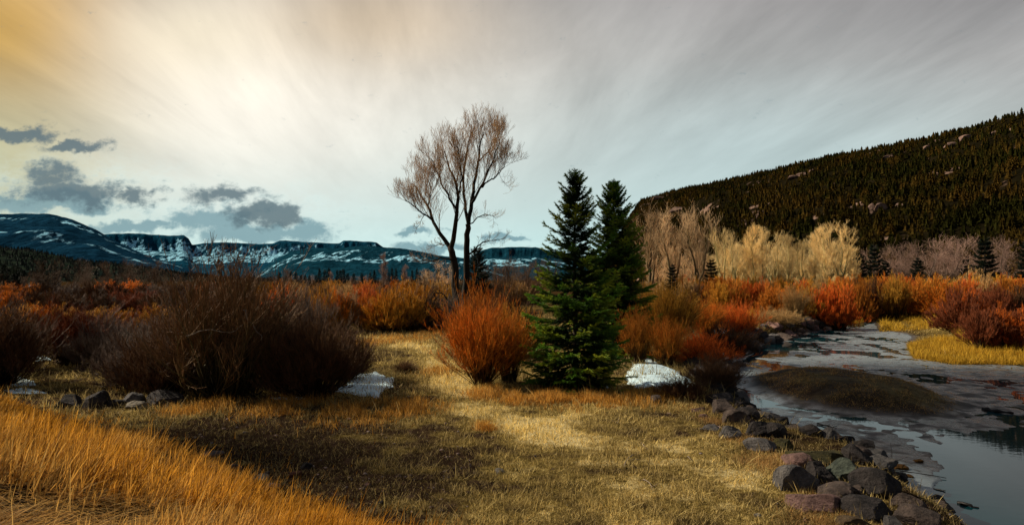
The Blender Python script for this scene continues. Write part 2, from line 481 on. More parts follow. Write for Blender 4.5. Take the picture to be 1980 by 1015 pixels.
# ------------------------------------------------------------------ ground sheet
def px_of(x, y, z):
    """picture position of places - used only to lay out which soil is where"""
    ca, sa = math.cos(TH), math.sin(TH)
    dz = z - CH; f = y * ca + dz * sa; u = x / np.maximum(f, .1); v = (-y * sa + dz * ca) / np.maximum(f, .1)
    return 990 + F * u, 507.5 - F * v
def places(*pts): return [ground(*p)[:2] for p in pts]
PATH = np.array(places((720, 652), (800, 668), (850, 700), (880, 745), (930, 785), (1010, 815), (1080, 850)))
BRIGHT = np.array([ground(1200, 880)[:2], ground(1010, 830)[:2]])
def seg_d(x, y, P):
    d = np.full(np.shape(x), 1e9)
    for a, b in zip(P[:-1], P[1:]):
        ab = b - a; t = np.clip(((x - a[0]) * ab[0] + (y - a[1]) * ab[1]) / (ab @ ab), 0, 1)
        d = np.minimum(d, np.hypot(x - a[0] - t * ab[0], y - a[1] - t * ab[1]))
    return d
GC = [ground(1180, 850)[:2], ground(1330, 950)[:2], ground(1100, 960)[:2]]
BARE = [(ground(650, 900)[:2], 4.5, 3.2), (ground(820, 960)[:2], 3.6, 2.2), (ground(400, 840)[:2], 4, 3)]
def masks(x, y):
    """how much dry turf (0 bare soil .. 1 pale straw), how much creek mud"""
    n = fbm(x / 2.3, y / 2.3, 0, 4, 61); n2 = fbm(x / 6, y / 6, 0, 3, 62)
    dry = .34 + .30 * n + .15 * n2
    dry = dry + (.85 + .5 * n) * np.exp(-(seg_d(x, y, PATH) / (.9 + .5 * n)) ** 2)
    dry = dry + .42 * np.exp(-(((x - 3.1) / 3.4) ** 2 + ((y - 14.6) / 4.6) ** 2)) 
    dry = dry + .60 * fbm(x / .55, y / .55, 0, 3, 66) * (np.hypot(x, y) < 45)
    dry = dry + .25 * np.exp(-(((x - 0.5) / 3.5) ** 2 + ((y - 20) / 4) ** 2))
    for c, a, b in BARE: dry = dry - .26 * np.exp(-(((x - c[0]) / a) ** 2 + ((y - c[1]) / b) ** 2))
    ins = poly_in(x, y, POLY)
    dl = edge_d(x, y, POLY, range(0, NLEFT)); dr = edge_d(x, y, POLY, range(NLEFT, len(POLY)))
    dd = np.minimum(dl, dr)
    mud = np.where(ins, 1.0, 1 - sst(0, .9, dd + .4 * n))
    q = np.hypot((x - ISL[0]) / 3.9, (y - ISL[1] + .2) / 6.2) + .15 * n
    isl = 1 - sst(.75, 1.0, q)
    mud = mud * (1 - .85 * isl)
    dry = dry - .6 * sst(8.2, 7.4, NB[0] * x + NB[1] * y)
    dry = np.where(isl > .5, .35 + .5 * n, dry - .35 * (1 - sst(0, 1.6, dl)))
    return np.clip(dry, 0, 1.3), np.clip(mud, 0, 1), isl
def build_ground():
    r = np.concatenate([[.01], np.geomspace(.6, 5, 22)[:-1], np.geomspace(5, 130, 300)[:-1], np.geomspace(130, 14000, 130)])
    a = np.concatenate([np.linspace(-52, 52, 760), np.linspace(52, 308, 72)[1:-1]])
    A, RR = np.meshgrid(np.radians(a), r)
    x = np.sin(A) * RR; y = np.cos(A) * RR; z = H(x, y)
    z = z - (RR / 14000) ** 2 * 8
    nr, na = x.shape
    i = np.arange(nr - 1)[:, None]; j = np.arange(na)[None]
    q = np.stack([i * na + j, i * na + (j + 1) % na, (i + 1) * na + (j + 1) % na, (i + 1) * na + j], -1).reshape(-1, 4)[:, ::-1]
    dry, mud, isl = masks(x, y)
    far = sst(60, 160, np.hypot(x, y))
    dl = edge_d(x, y, POLY, range(0, NLEFT)); ins = poly_in(x, y, POLY)
    ice_sheen = ins * np.maximum(1 - sst(.6, 2.6, dl), .75 * sst(30, 42, y)) * (y > 15)
    me = mesh_np('ground', np.stack([x, y, z], -1).reshape(-1, 3), q, dict(dry=dry.ravel(), mud=mud.ravel(), bank=sst(7.8, 7.0, NB[0] * x + NB[1] * y).ravel() * (x < 5).ravel(), far=far.ravel(), ice_sheen=ice_sheen.ravel()))
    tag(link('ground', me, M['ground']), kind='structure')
build_ground()

# ------------------------------------------------------------------ water
def build_water():
    m, g = mat('creek_water')
    p = g.pos(); x, y, z = g.xyz(p)
    h = g.noise(g.vec(x * 1.0, y * 1.7, 0.0), 2.4, 3, .5)
    finish(m, g, (.003, .036, .044), .03, h, .05, .02, spec=.13)
    P = POLY.copy(); c = P.mean(0)
    xs = np.linspace(5, 75, 60); ys = np.linspace(-15, 105, 90)
    X, Y = np.meshgrid(xs, ys)
    i = np.arange(len(ys) - 1)[:, None]; j = np.arange(len(xs) - 1)[None]; n = len(xs)
    q = np.stack([i * n + j, i * n + j + 1, (i + 1) * n + j + 1, (i + 1) * n + j], -1).reshape(-1, 4)
    cx = X.ravel()[q].mean(1); cy = Y.ravel()[q].mean(1)
    keep = poly_in(cx, cy, POLY) | (edge_d(cx, cy, POLY, range(len(POLY))) < 2.2)
    me = mesh_np('creek_water', np.stack([X.ravel(), Y.ravel(), np.full(X.size, WZ)], -1), q[keep])
    tag(link('creek_water', me, m), kind='structure')
build_water()

# ------------------------------------------------------------------ mountains and hills
def ridge(name, prof, Dc, foot, m, px0, px1, seed, nx=260, ny=70, cliff=.0, rough=.10, gully=60.0, back=.5, power=1.0):
    """a ridge whose crest stands at distance Dc(px) and whose near slope runs down to foot(px)"""
    px = np.linspace(px0, px1, nx)
    pp = np.array(prof, float)
    py = np.interp(px, pp[:, 0], pp[:, 1])
    D = np.interp(px, *np.array(Dc, float).T); Ft = np.interp(px, *np.array(foot, float).T)
    py = py + 1.2 * fbm(px / 18, px * 0, 0, 4, seed)
    zc = np.array([at(a, b, d)[2] for a, b, d in zip(px, py, D)])
    s = np.concatenate([np.linspace(0, 1, ny), 1 + np.linspace(.03, 1, 14) * back])
    SS, PXX = np.meshgrid(s, px, indexing='ij')
    Y = Ft[None] + (D - Ft)[None] * SS
    X = (PXX - 990) / F * Y
    pr = np.where(SS <= 1, SS ** power, 1 - ((SS - 1) / back) ** 2 * .9)
    if cliff:
        pr = np.where(SS <= 1, (1 - cliff) * SS ** power * .95 + cliff * sst(.86, .93, SS + .02 * fbm(PXX / 12, SS * 3, 0, 3, seed + 3)) + .05 * SS * (1 - cliff) + (cliff * .25) * (sst(.60, .66, SS) - SS), pr)
    nz = fbm(X / gully, Y / (gully * 2.2), 0, 5, seed + 1)
    amp = rough * zc[None] * np.sin(np.clip(SS, 0, 1) * PI) ** .8
    Z = zc[None] * pr + amp * nz - 3 * (SS < .02)
    V = np.stack([X, Y, Z], -1)
    n0, n1 = SS.shape
    i = np.arange(n0 - 1)[:, None]; j = np.arange(n1 - 1)[None]
    q = np.stack([i * n1 + j, i * n1 + j + 1, (i + 1) * n1 + j + 1, (i + 1) * n1 + j], -1).reshape(-1, 4)
    me = mesh_np(name, V.reshape(-1, 3), q, dict(h=np.clip(SS, 0, 1.2).ravel()))
    o = tag(link(name, me, m), kind='structure')
    return V, SS
def mountain_mat(name, snow_amt, bands, forest, rockc):
    m, g = mat(name)
    p = g.pos(); x, y, z = g.xyz(p); h = g.attr('h')
    tex = g.vec(x, y * .45, z * 1.0)
    n = g.noise(tex, .0045, 8, .62); n2 = g.noise(tex, .022, 6, .65); n3 = g.noise(g.vec(x * 2.2, y * .3, z * .4), .011, 6, .65)
    c = g.mix(n2.smooth(.35, .7), forest, tuple(v * 2.1 for v in forest))  # teal carries the blue shade on the distant forest in its colour
    c = g.mix(n3.smooth(.62, .72) * .6, c, rockc)
    sn = None
    for (a, b, s) in bands:
        q = h.smooth(a - s, a) * h.smooth(b + s, b)
        sn = q if sn is None else sn.max(q)
    k = (sn * .34 + (n - .5) * 1.3 + (n3 - .5) * .7 + snow_amt)
    f = k.smooth(.34, .44)
    f2 = ((n2 - .5) * 2.4 + k * .6).smooth(.16, .40) * f
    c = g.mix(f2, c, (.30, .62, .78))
    return finish(m, g, c, .95, n2 + n3, .8, 25.0, spec=0)
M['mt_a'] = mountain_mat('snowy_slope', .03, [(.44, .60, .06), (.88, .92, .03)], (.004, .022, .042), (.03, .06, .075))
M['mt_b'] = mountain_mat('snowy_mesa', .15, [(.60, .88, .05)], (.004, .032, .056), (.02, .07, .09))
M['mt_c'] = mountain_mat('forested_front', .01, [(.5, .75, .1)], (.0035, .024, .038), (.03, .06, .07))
ridge('mountain', [(-700, 470), (-300, 425), (-100, 414), (0, 414), (60, 413), (95, 414), (140, 425), (185, 444), (230, 470), (280, 492), (340, 512), (420, 538), (470, 548)],
      [(-700, 5200), (500, 5200)], [(-700, 3000), (500, 3600)], M['mt_a'], -700, 470, 100, 300, 120, gully=320, rough=.16)
ridge('mesa', [(150, 462), (200, 453), (250, 451), (330, 456), (355, 455), (364, 461), (371, 473), (395, 470), (430, 469), (500, 472), (527, 471), (540, 465), (552, 464), (580, 468), (655, 470),
               (664, 465), (700, 466), (728, 469), (742, 478), (790, 492), (850, 505), (930, 520), (1000, 540)],
      [(100, 8600), (1100, 8600)], [(100, 5600), (1100, 5600)], M['mt_b'], 120, 1000, 101, 380, 120, cliff=.30, gully=420, rough=.10)
ridge('mountain', [(480, 545), (520, 512), (545, 495), (565, 485), (600, 479), (650, 480), (700, 475), (760, 479), (800, 484), (840, 492), (900, 500), (930, 512), (1000, 540)],
      [(400, 5400), (1100, 5400)], [(400, 3600), (1100, 3600)], M['mt_c'], 470, 1010, 102, 300, 100, gully=300, rough=.14)
ridge('mesa', [(860, 530), (905, 500), (930, 485), (950, 479), (990, 477), (1035, 478), (1060, 484), (1120, 497), (1200, 515), (1290, 540)],
      [(800, 6800), (1400, 6800)], [(800, 4300), (1400, 4300)], M['mt_c'], 860, 1300, 103, 200, 90, cliff=.25, gully=330, rough=.10)
m, g = mat('foothill_forest_floor')
M['foothill'] = finish(m, g, g.ramp(g.noise(g.pos(), .02, 6), [(.35, (.006, .011, .010)), (.7, (.022, .030, .018))]), .95, spec=0)
FV, FS = ridge('foothill', [(-700, 430), (-200, 462), (0, 478), (60, 483), (150, 503), (240, 512), (340, 527), (450, 540), (560, 546)],
      [(-700, 1500), (560, 2600)], [(-700, 500), (560, 1500)], M['foothill'], -700, 560, 104, 220, 60, gully=120, rough=.10)
m, g = mat('hill_rock_and_duff')
p = g.pos(); x, y, z = g.xyz(p)
n = g.noise(g.vec(x, y, z * 1.6), .012, 7, .6); n2 = g.noise(p, .06, 6, .6)
c = g.ramp(n2, [(.35, (.005, .0045, .002)), (.65, (.012, .009, .004))])
c = g.mix((n + n2 * .4).smooth(.80, .90), c, g.mix(n2.smooth(.3, .7), (.06, .04, .03), (.24, .15, .11)))
M['hill'] = finish(m, g, c, .95, n2, .8, 6, spec=0)
HILL_PROF = [(1080, 560), (1150, 520), (1200, 450), (1222, 412), (1240, 388), (1300, 370), (1400, 349), (1500, 329), (1600, 308), (1700, 292), (1800, 272), (1900, 250), (1980, 231), (2150, 194), (2600, 120), (3400, 90)]
HV, HSS = ridge('hill', HILL_PROF, [(1080, 2900), (1225, 2700), (1500, 2000), (1980, 1350), (2600, 1000), (3400, 800)],
      [(1080, 1700), (1225, 1200), (1400, 700), (1700, 470), (1980, 400), (2600, 330), (3400, 300)], M['hill'], 1080, 3400, 105, 420, 130, gully=110, rough=.13, power=.85, back=.6)

# ------------------------------------------------------------------ conifer templates
def conifer_lod(H_, R_, layers, pts, seed):
    """layered crown of ragged drooping skirts"""
    r_ = np.random.default_rng(seed); mb = MB()
    for L in range(layers):
        f = L / layers
        z0 = H_ * (.10 + .84 * f); rr = R_ * (1 - f) ** .85 * r_.uniform(.8, 1.15) + .05 * R_
        dz = H_ / layers * 1.9
        an = np.arange(pts * 2) * PI / pts + r_.random() * 6
        rad = np.where(np.arange(pts * 2) % 2 == 0, rr * r_.uniform(.75, 1.2, pts * 2), rr * r_.uniform(.35, .6, pts * 2))
        ring = np.stack([np.cos(an) * rad, np.sin(an) * rad, z0 - .10 * rad + r_.normal(0, .02 * H_, pts * 2)], -1)
        V = np.vstack([[0, 0, min(z0 + dz, H_)], ring])
        n = pts * 2
        tr = np.stack([np.zeros(n, int), 1 + np.arange(n), 1 + (np.arange(n) + 1) % n], -1)
        t = np.concatenate([[.1], np.where(np.arange(n) % 2 == 0, 1, .2)])
        mb.add(V, F3=tr, t=t, rnd=np.full(n + 1, r_.random()))
    return mb
def tile(tmb, P, sc, rz, wid):
    """bake many copies of a small template into one mesh"""
    V0 = np.concatenate(tmb.V); F0 = np.concatenate(tmb.F3); t0 = np.concatenate(tmb.A['t'])
    N = len(P); c, s = np.cos(rz)[:, None], np.sin(rz)[:, None]
    x = (V0[None, :, 0] * c - V0[None, :, 1] * s) * (sc * wid)[:, None] + P[:, 0:1]
    y = (V0[None, :, 0] * s + V0[None, :, 1] * c) * (sc * wid)[:, None] + P[:, 1:2]
    z = V0[None, :, 2] * sc[:, None] + P[:, 2:3]
    Fq = (F0[None] + (np.arange(N) * len(V0))[:, None, None]).reshape(-1, 3)
    return np.stack([x, y, z], -1).reshape(-1, 3), Fq, np.tile(t0, N), np.repeat(rng.random(N), len(V0))
def sample_ridge(V, SS, n, smin, smax, px_lo, px_hi, dens=None):
    out = []
    n0, n1, _ = V.shape
    d1 = V[1:, :-1] - V[:-1, :-1]; d2 = V[:-1, 1:] - V[:-1, :-1]
    ar = np.linalg.norm(np.cross(d1, d2), axis=-1)
    pxm = 990 + F * V[:-1, :-1, 0] / V[:-1, :-1, 1]
    ok = (SS[:-1, :-1] >= smin) & (SS[:-1, :-1] <= smax) & (pxm > px_lo) & (pxm < px_hi)
    w = ar * ok
    if dens is not None: w = w * dens(V[:-1, :-1])
    w = w.ravel() / w.sum()
    k = rng.choice(len(w), n, p=w); i, j = np.unravel_index(k, (n0 - 1, n1 - 1))
    a = rng.random(n)[:, None]; b = rng.random(n)[:, None]
    return V[i, j] + a * d1[i, j] + b * d2[i, j], SS[i, j]
def hdens(v):
    nn = fbm(v[..., 0] / 90, v[..., 1] / 160, 0, 3, 200)
    return np.clip(1.05 + 1.8 * nn, .10, 2.2) / (v[..., 1] / 800) ** .5
def hill_forest():
    P, ss = sample_ridge(HV, HSS, 22000, .0, 1.04, 1085, 2250, hdens)
    sc = np.clip(rng.lognormal(-.18, .33, len(P)), .3, 1.5) * np.where(ss > .93, .8, 1)
    d = np.hypot(P[:, 0], P[:, 1]); app = 12 * sc / d
    infr = (P[:, 0] / P[:, 1] < .76)
    order = np.argsort(-(app * infr))
    big, rest = order[:290], order[290:]
    P[:, 2] -= 1.0
    tm = [conifer_lod(12, 2.6, 5, 4, s) for s in range(3)]
    mb = MB(); grp = np.array_split(rest, 3)
    for t_, k in zip(tm, grp):
        V, Fq, t, r_ = tile(t_, P[k], sc[k] * .9, rng.random(len(k)) * 6.28, rng.uniform(.85, 1.5, len(k)))
        mb.add(V, F3=Fq, t=t, rnd=r_)
    o = link('hillside_forest', mb.mesh('hillside_forest', False), M['hillpine'])
    tag(o, 'dense dark pine forest covering the upper hillside on the right', 'forest', kind='stuff')
    hi = [conifer_lod(12, 2.7, 12, 8, 20 + s).mesh('hill_pine_%d' % s, False) for s in range(5)]
    for me in hi: me.materials.append(M['hillpine'])
    for q in big:
        o = link('hillside_pine', hi[random.randrange(5)], None, loc=P[q])
        w = random.uniform(1.0, 1.5) * sc[q]
        o.scale = (w, w, sc[q] * random.uniform(.8, 1.05)); o.rotation_euler.z = random.random() * 6
        hp = 990 + F * P[q][0] / P[q][1]
        zn = ('above the sunlit bare trees' if hp < 1660 else 'above left dim wood' if hp < 1780 else 'above mid dim wood' if hp < 1890 else 'above right dim wood' if hp < 1990 else 'past the right edge')
        hz_ = 'low' if P[q][2] < 35 else ('mid' if P[q][2] < 80 else 'high')
        tag(o, 'dark pine %s the forested hill %s' % ({'low': 'at the foot of', 'mid': 'partway up', 'high': 'high on'}[hz_], zn), 'pine tree', 'pines %s %s' % (hz_, zn))
    P, ss = sample_ridge(FV, FS, 2600, .0, 1.02, -120, 560)
    sc = rng.uniform(.6, 1.1, len(P)); mb = MB(); P[:, 2] -= 1
    V, Fq, t, r_ = tile(tm[0], P, sc, rng.random(len(P)) * 6.28, rng.uniform(.8, 1.2, len(P)))
    mb.add(V, F3=Fq, t=t, rnd=r_)
    tag(link('foothill_forest', mb.mesh('foothill_forest', False), M['conifer']), 'dark conifer forest on the low foothill at the left', 'forest', kind='stuff')
hill_forest()

# ------------------------------------------------------------------ rocks
def ico(sub):
    import bmesh
    bm = bmesh.new(); bmesh.ops.create_icosphere(bm, subdivisions=sub, radius=1)
    V = np.array([v.co[:] for v in bm.verts]); Fc = np.array([[v.index for v in f.verts] for f in bm.faces]); bm.free()
    return V, Fc
ICO = {k: ico(k) for k in (2, 3, 4, 5)}
def rock_mesh(seed, sub=5, cuts=13, sharp=.70):
    r_ = np.random.default_rng(seed); V, Fc = ICO[sub]; V = V.copy()
    for _ in range(cuts):
        n = norm(r_.normal(size=3)); d = r_.uniform(sharp - .14, sharp + .14)
        k = V @ n; V = V + np.maximum(0, 0)  # keep
        V = V - np.where(k > d, (k - d) * .98, 0)[:, None] * n
    V = V * (1 + .10 * fbm(V[:, 0] * 1.6 + seed, V[:, 1] * 1.6, V[:, 2] * 1.6, 4, seed)[:, None])
    V = V + norm(V) * (.03 * fbm(V[:, 0] * 5, V[:, 1] * 5, V[:, 2] * 5 + seed, 3, seed))[:, None]
    V = V + norm(V) * (.018 * fbm(V[:, 0] * 11, V[:, 1] * 11, V[:, 2] * 11 + seed, 2, seed + 1))[:, None]
    V = V / np.abs(V).max(0)
    return mesh_np('rock', V, Fc, smooth=False)
ROCKS = [rock_mesh(300 + i) for i in range(9)]
def rock_mat(name, a, b, moss=None):
    m, g = mat(name)
    p = g.obj(); n = g.noise(p, 1.6, 7, .65); n2 = g.noise(p, 7, 6, .7)
    c = g.mix(n.smooth(.3, .7), a, b)
    c = g.mix(n2.smooth(.58, .75) * .6, c, tuple(v * 1.9 for v in b))
    vd, vc = g.voro(p, 3.5)
    if moss: c = g.mix(n.smooth(.45, .62), c, moss)
    n4 = g.noise(p, 24, 4, .7)
    c = g.mix(n4.smooth(.5, .75) * .5, c, a)
    return finish(m, g, c, .9, n * .8 + n2 + n4 * .25, 1.0, .12, spec=.15)
RM = dict(grey=rock_mat('grey_rock', (.075, .070, .068), (.20, .18, .165)), brown=rock_mat('brown_rock', (.065, .050, .042), (.18, .13, .105)),
          green=rock_mat('green_grey_rock', (.04, .05, .04), (.15, .17, .125)), pink=rock_mat('pink_rock', (.13, .075, .064), (.32, .19, .16)),
          dark=rock_mat('dark_rock', (.024, .021, .020), (.080, .066, .060)), tan=rock_mat('tan_rock', (.10, .065, .035), (.20, .14, .08)),
          mossy=rock_mat('mossy_rock', (.05, .045, .02), (.10, .085, .035), (.085, .072, .02)), pale=rock_mat('pale_rock', (.20, .17, .13), (.42, .37, .29)),
          red=rock_mat('red_rock', (.10, .035, .022), (.16, .06, .038)), cliff=rock_mat('cliff_rock', (.10, .06, .045), (.26, .165, .125)))
rock_n = [0]
def rock(px, py, w, h, colour, label, group=None, dz=0.0, dep=1.0, name='rock', cat='rock', rz=None, tilt=.0):
    """px,py: where its foot meets the ground; w,h in photo pixels"""
    g0 = ground(px, py); D = g0[1]; k = D / F
    sx = w * k / 2; sz = h * k * .62
    o = link(name, ROCKS[rock_n[0] % 9].copy() if False else ROCKS[rock_n[0] % 9], None)
    rock_n[0] += 1
    if not o.data.materials: o.data.materials.append(RM['grey'])
    o.material_slots[0].link = 'OBJECT'; o.material_slots[0].material = RM[colour]
    o.location = (g0[0], g0[1] + sx * dep * .5, Hs(g0[0], g0[1] + sx * dep * .5) + sz * .12 + dz)
    o.scale = (sx, sx * dep, sz)
    o.rotation_euler = (tilt, random.uniform(-.2, .2), random.uniform(-.5, .5) if rz is None else rz)
    return tag(o, label, cat, group)
RP = 'rocks of the riprap bank'
for a in [
    (1547, 950, 88, 68, 'grey', 'pointed grey boulder at the grass edge, left of the two green-grey boulders'),
    (1592, 938, 62, 58, 'dark', 'dark green boulder between the pointed grey boulder and the pale green-grey one'),
    (1632, 935, 84, 56, 'green', 'pale green-grey boulder next to the white foam of the creek'),
    (1625, 968, 82, 42, 'brown', 'rounded brown-pink boulder just above the reddish boulder'),
    (1596, 993, 116, 46, 'pink', 'long reddish pink boulder lying on the dry grass edge'),
    (1712, 960, 112, 72, 'dark', 'largest dark brown boulder on the bank beside the still water'),
    (1692, 1002, 112, 48, 'dark', 'black wet boulder below the largest dark boulder'),
    (1762, 985, 70, 40, 'brown', 'brown boulder right of the black wet boulder'),
    (1792, 1018, 96, 40, 'brown', 'brown boulder at the bottom edge, nearest the still water'),
    (1660, 1022, 70, 26, 'tan', 'tan boulder at the bottom edge of the bank'),
    (1735, 1022, 50, 26, 'grey', 'small grey stone between the tan and the brown boulders at the bottom edge'),
    (1655, 958, 44, 26, 'brown', 'small brown stone wedged beneath the pale green-grey boulder'),
    (1549, 903, 62, 36, 'pink', 'elongated pink-brown rock lying above the pointed grey boulder'),
    (1592, 898, 120, 34, 'mossy', 'long flat moss-covered rock at the edge of the creek'),
    (1480, 872, 76, 34, 'grey', 'grey rock with dead grass hanging over its front'),
    (1520, 868, 44, 30, 'mossy', 'low olive rock touching the shallow creek channel'),
    (1470, 842, 66, 42, 'dark', 'rounded black-green rock below the brown riprap rocks'),
    (1503, 845, 44, 36, 'dark', 'black rock at the water, right of the rounded black-green rock'),
    (1432, 822, 66, 40, 'brown', 'brown riprap rock above the rounded black-green rock'),
    (1404, 800, 60, 36, 'brown', 'dark brown rock right of the small pink stones'),
    (1395, 782, 62, 32, 'dark', 'dark rock at the top of the near riprap, beside the shrubs'),
    (1428, 784, 34, 22, 'dark', 'small black rock jutting out over the white edge of the creek'),
    (1355, 797, 32, 13, 'pink', 'small pink stone in the grass left of the riprap'),
    (1362, 807, 22, 10, 'pink', 'smallest pink stone, just below the other pink stone in the grass'),
    (1380, 832, 42, 13, 'grey', 'flat grey stone lying in the grass beside the riprap'),
    (1413, 848, 50, 38, 'grey', 'mottled grey rock left of the rounded black-green rock'),
    (1448, 812, 48, 34, 'dark', 'dark riprap rock facing the shallow channel'),
    (1640, 888, 60, 14, 'mossy', 'low mud-covered stone at the tail of the long mossy rock'),
]: rock(*a[:6], group=RP, dep=random.uniform(.8, 1.2))
LR = 'rocks in the row beside the left shrubs'
for a in [
    (125, 788, 56, 34, 'dark', 'ragged dark rock at the left end of the rock row'), (172, 788, 62, 42, 'dark', 'thick blackish rock second in the left rock row'),
    (220, 787, 36, 20, 'dark', 'small dark stone in the middle of the left rock row'), (250, 782, 56, 34, 'grey', 'blue-grey rock behind the flat pale stone'),
    (260, 790, 60, 20, 'pale', 'flat pale stone in the left rock row'), (314, 784, 86, 36, 'dark', 'broad black rock at the right end of the left rock row')]: rock(*a, group=LR)
SR = 'stones scattered below the grassy slope'
for a in [
    (404, 882, 48, 14, 'grey', 'flat light grey stone highest beside the grassy slope'), (402, 908, 34, 12, 'grey', 'low grey stone half hidden in the slope grass'),
    (452, 908, 26, 13, 'grey', 'round grey stone below the flat light grey stone'), (502, 927, 34, 9, 'pale', 'thin pale stone left of the red stones'),
    (514, 920, 14, 12, 'brown', 'small brown stone touching the thin pale stone'), (568, 922, 28, 15, 'red', 'red-brown stone on the dark soil'),
    (590, 908, 30, 20, 'dark', 'round black stone just above the red-brown stone'), (530, 941, 34, 9, 'pink', 'flat pinkish stone at the edge of the golden grass'),
    (967, 914, 24, 10, 'pale', 'white flat stone alone in the middle of the meadow'), (711, 940, 15, 10, 'pink', 'small pink stone on the pebbly soil'),
    (1270, 780, 26, 22, 'brown', 'upright brown rock below the right snow patch'), (1228, 905, 12, 6, 'pink', 'tiny pinkish stone in the bright dry grass'),
    (1560, 1010, 12, 10, 'pink', 'small pink stone near the bottom edge left of the riprap'), (1465, 1000, 18, 8, 'pale', 'small pale stone in dry grass near the bottom edge'),
    (735, 975, 14, 8, 'dark', 'small dark stone in the bare soil near the bottom'), (905, 955, 12, 6, 'pink', 'small rosy stone on bare soil below the white flat stone'),
]: rock(*a, group=SR)
# far riprap along the bend
def bank_rocks():
    pts = np.array(cl); n = 0
    for i in range(0, len(pts) - 2):
        a, b = pts[i], pts[i + 1]; L = np.linalg.norm(b - a); nn = np.array([-(b - a)[1], (b - a)[0]]) / L
        for _ in range(int(min(L * (7 if i <= 5 else 3.4), 26 if i <= 5 else 18))):
            t = random.random(); off = random.uniform(-.1, 1.7); p = a + (b - a) * t + nn * off
            z = Hs(p[0], p[1]); s = random.uniform(.22, .52) * (1 + (p[1] > 40) * .35) if i > 5 else random.uniform(.09, .34)
            o = link('rock', ROCKS[random.randrange(9)], None, loc=(p[0], p[1], z + s * .15)); o.scale = (s * 1.25, s, s * .75)
            o.rotation_euler = (random.uniform(-.4, .4), random.uniform(-.4, .4), random.random() * 6)
            cn = random.choice(['brown', 'dark', 'grey', 'dark', 'brown', 'pink' if p[1] > 48 else 'dark'])
            o.material_slots[0].link = 'OBJECT'; o.material_slots[0].material = RM[cn]
            reach = 'among the larger boulders near the still water' if p[1] < 24 else 'beside the shrubs above the island' if p[1] < 38 else ('below the dark-stemmed willows' if p[1] < 60 else 'at the far bend under the pale sapling')
            tag(o, '%s angular riprap rock on the creek bank %s' % (cn, reach), 'rock', '%s riprap rocks %s' % (cn, reach))
bank_rocks()
def outcrops():
    for px, py, w, h in [(1880, 272, 40, 12), (1842, 283, 34, 10), (1930, 262, 36, 14), (1968, 262, 34, 18), (1800, 288, 24, 8), (1555, 340, 34, 8), (1580, 333, 28, 7), (1535, 345, 22, 7), (1450, 356, 24, 6),
                         (1692, 408, 22, 22), (1705, 402, 34, 14), (1310, 408, 44, 12), (1745, 398, 22, 8), (1720, 305, 26, 6), (1480, 438, 12, 9), (1280, 385, 46, 6)]:
        d = ray(px, py); pr = 990 + F * HV[..., 0] / HV[..., 1]; _, pyy = px_of(HV[..., 0], HV[..., 1], HV[..., 2])
        e = (pr - px) ** 2 + (pyy - py) ** 2; k = np.unravel_index(np.argmin(np.where(HSS <= 1, e, 1e9)), e.shape); q = HV[k]
        s = q[1] / F
        o = link('rock_outcrop', ROCKS[random.randrange(9)], None, loc=q); o.scale = (w * s * .5, w * s * .4, h * s * .8)
        o.material_slots[0].link = 'OBJECT'; o.material_slots[0].material = RM['cliff']
        tag(o, 'pinkish rock outcrop showing between the pines high on the hill', 'rock outcrop', 'rock outcrops on the hill')
outcrops()
# one label per outcrop that can be told apart
OC = [o for o in COL.objects if o.name.startswith('rock_outcrop')]
for o, t_ in zip(OC, ['pink cliff rock near the ridge, third from the right edge', 'pink cliff rock near the ridge, left of the larger pink cliffs', 'pale pink cliff rock near the ridge, second from the right edge',
                      'pale pink cliff rock on the ridge at the right edge', 'leftmost small pink rock of the right ridge cliffs', 'long pale cliff below the middle of the ridge',
                      'pale cliff rock right of the long cliff in mid ridge', 'pale cliff rock left of the long cliff in mid ridge', 'low pale rock below the ridge above the bare trees',
                      'tall pinkish block standing among pines low on the hill', 'broad pinkish outcrop beside the tall block low on the hill', 'rounded brown outcrop above the leftmost bare trees',
                      'flat pinkish outcrop right of the tall block low on the hill', 'thin pink rock band right below the ridge', 'small grey rock just above the sunlit bare trees',
                      'long low cliff band under the left end of the ridge']): o['label'] = t_

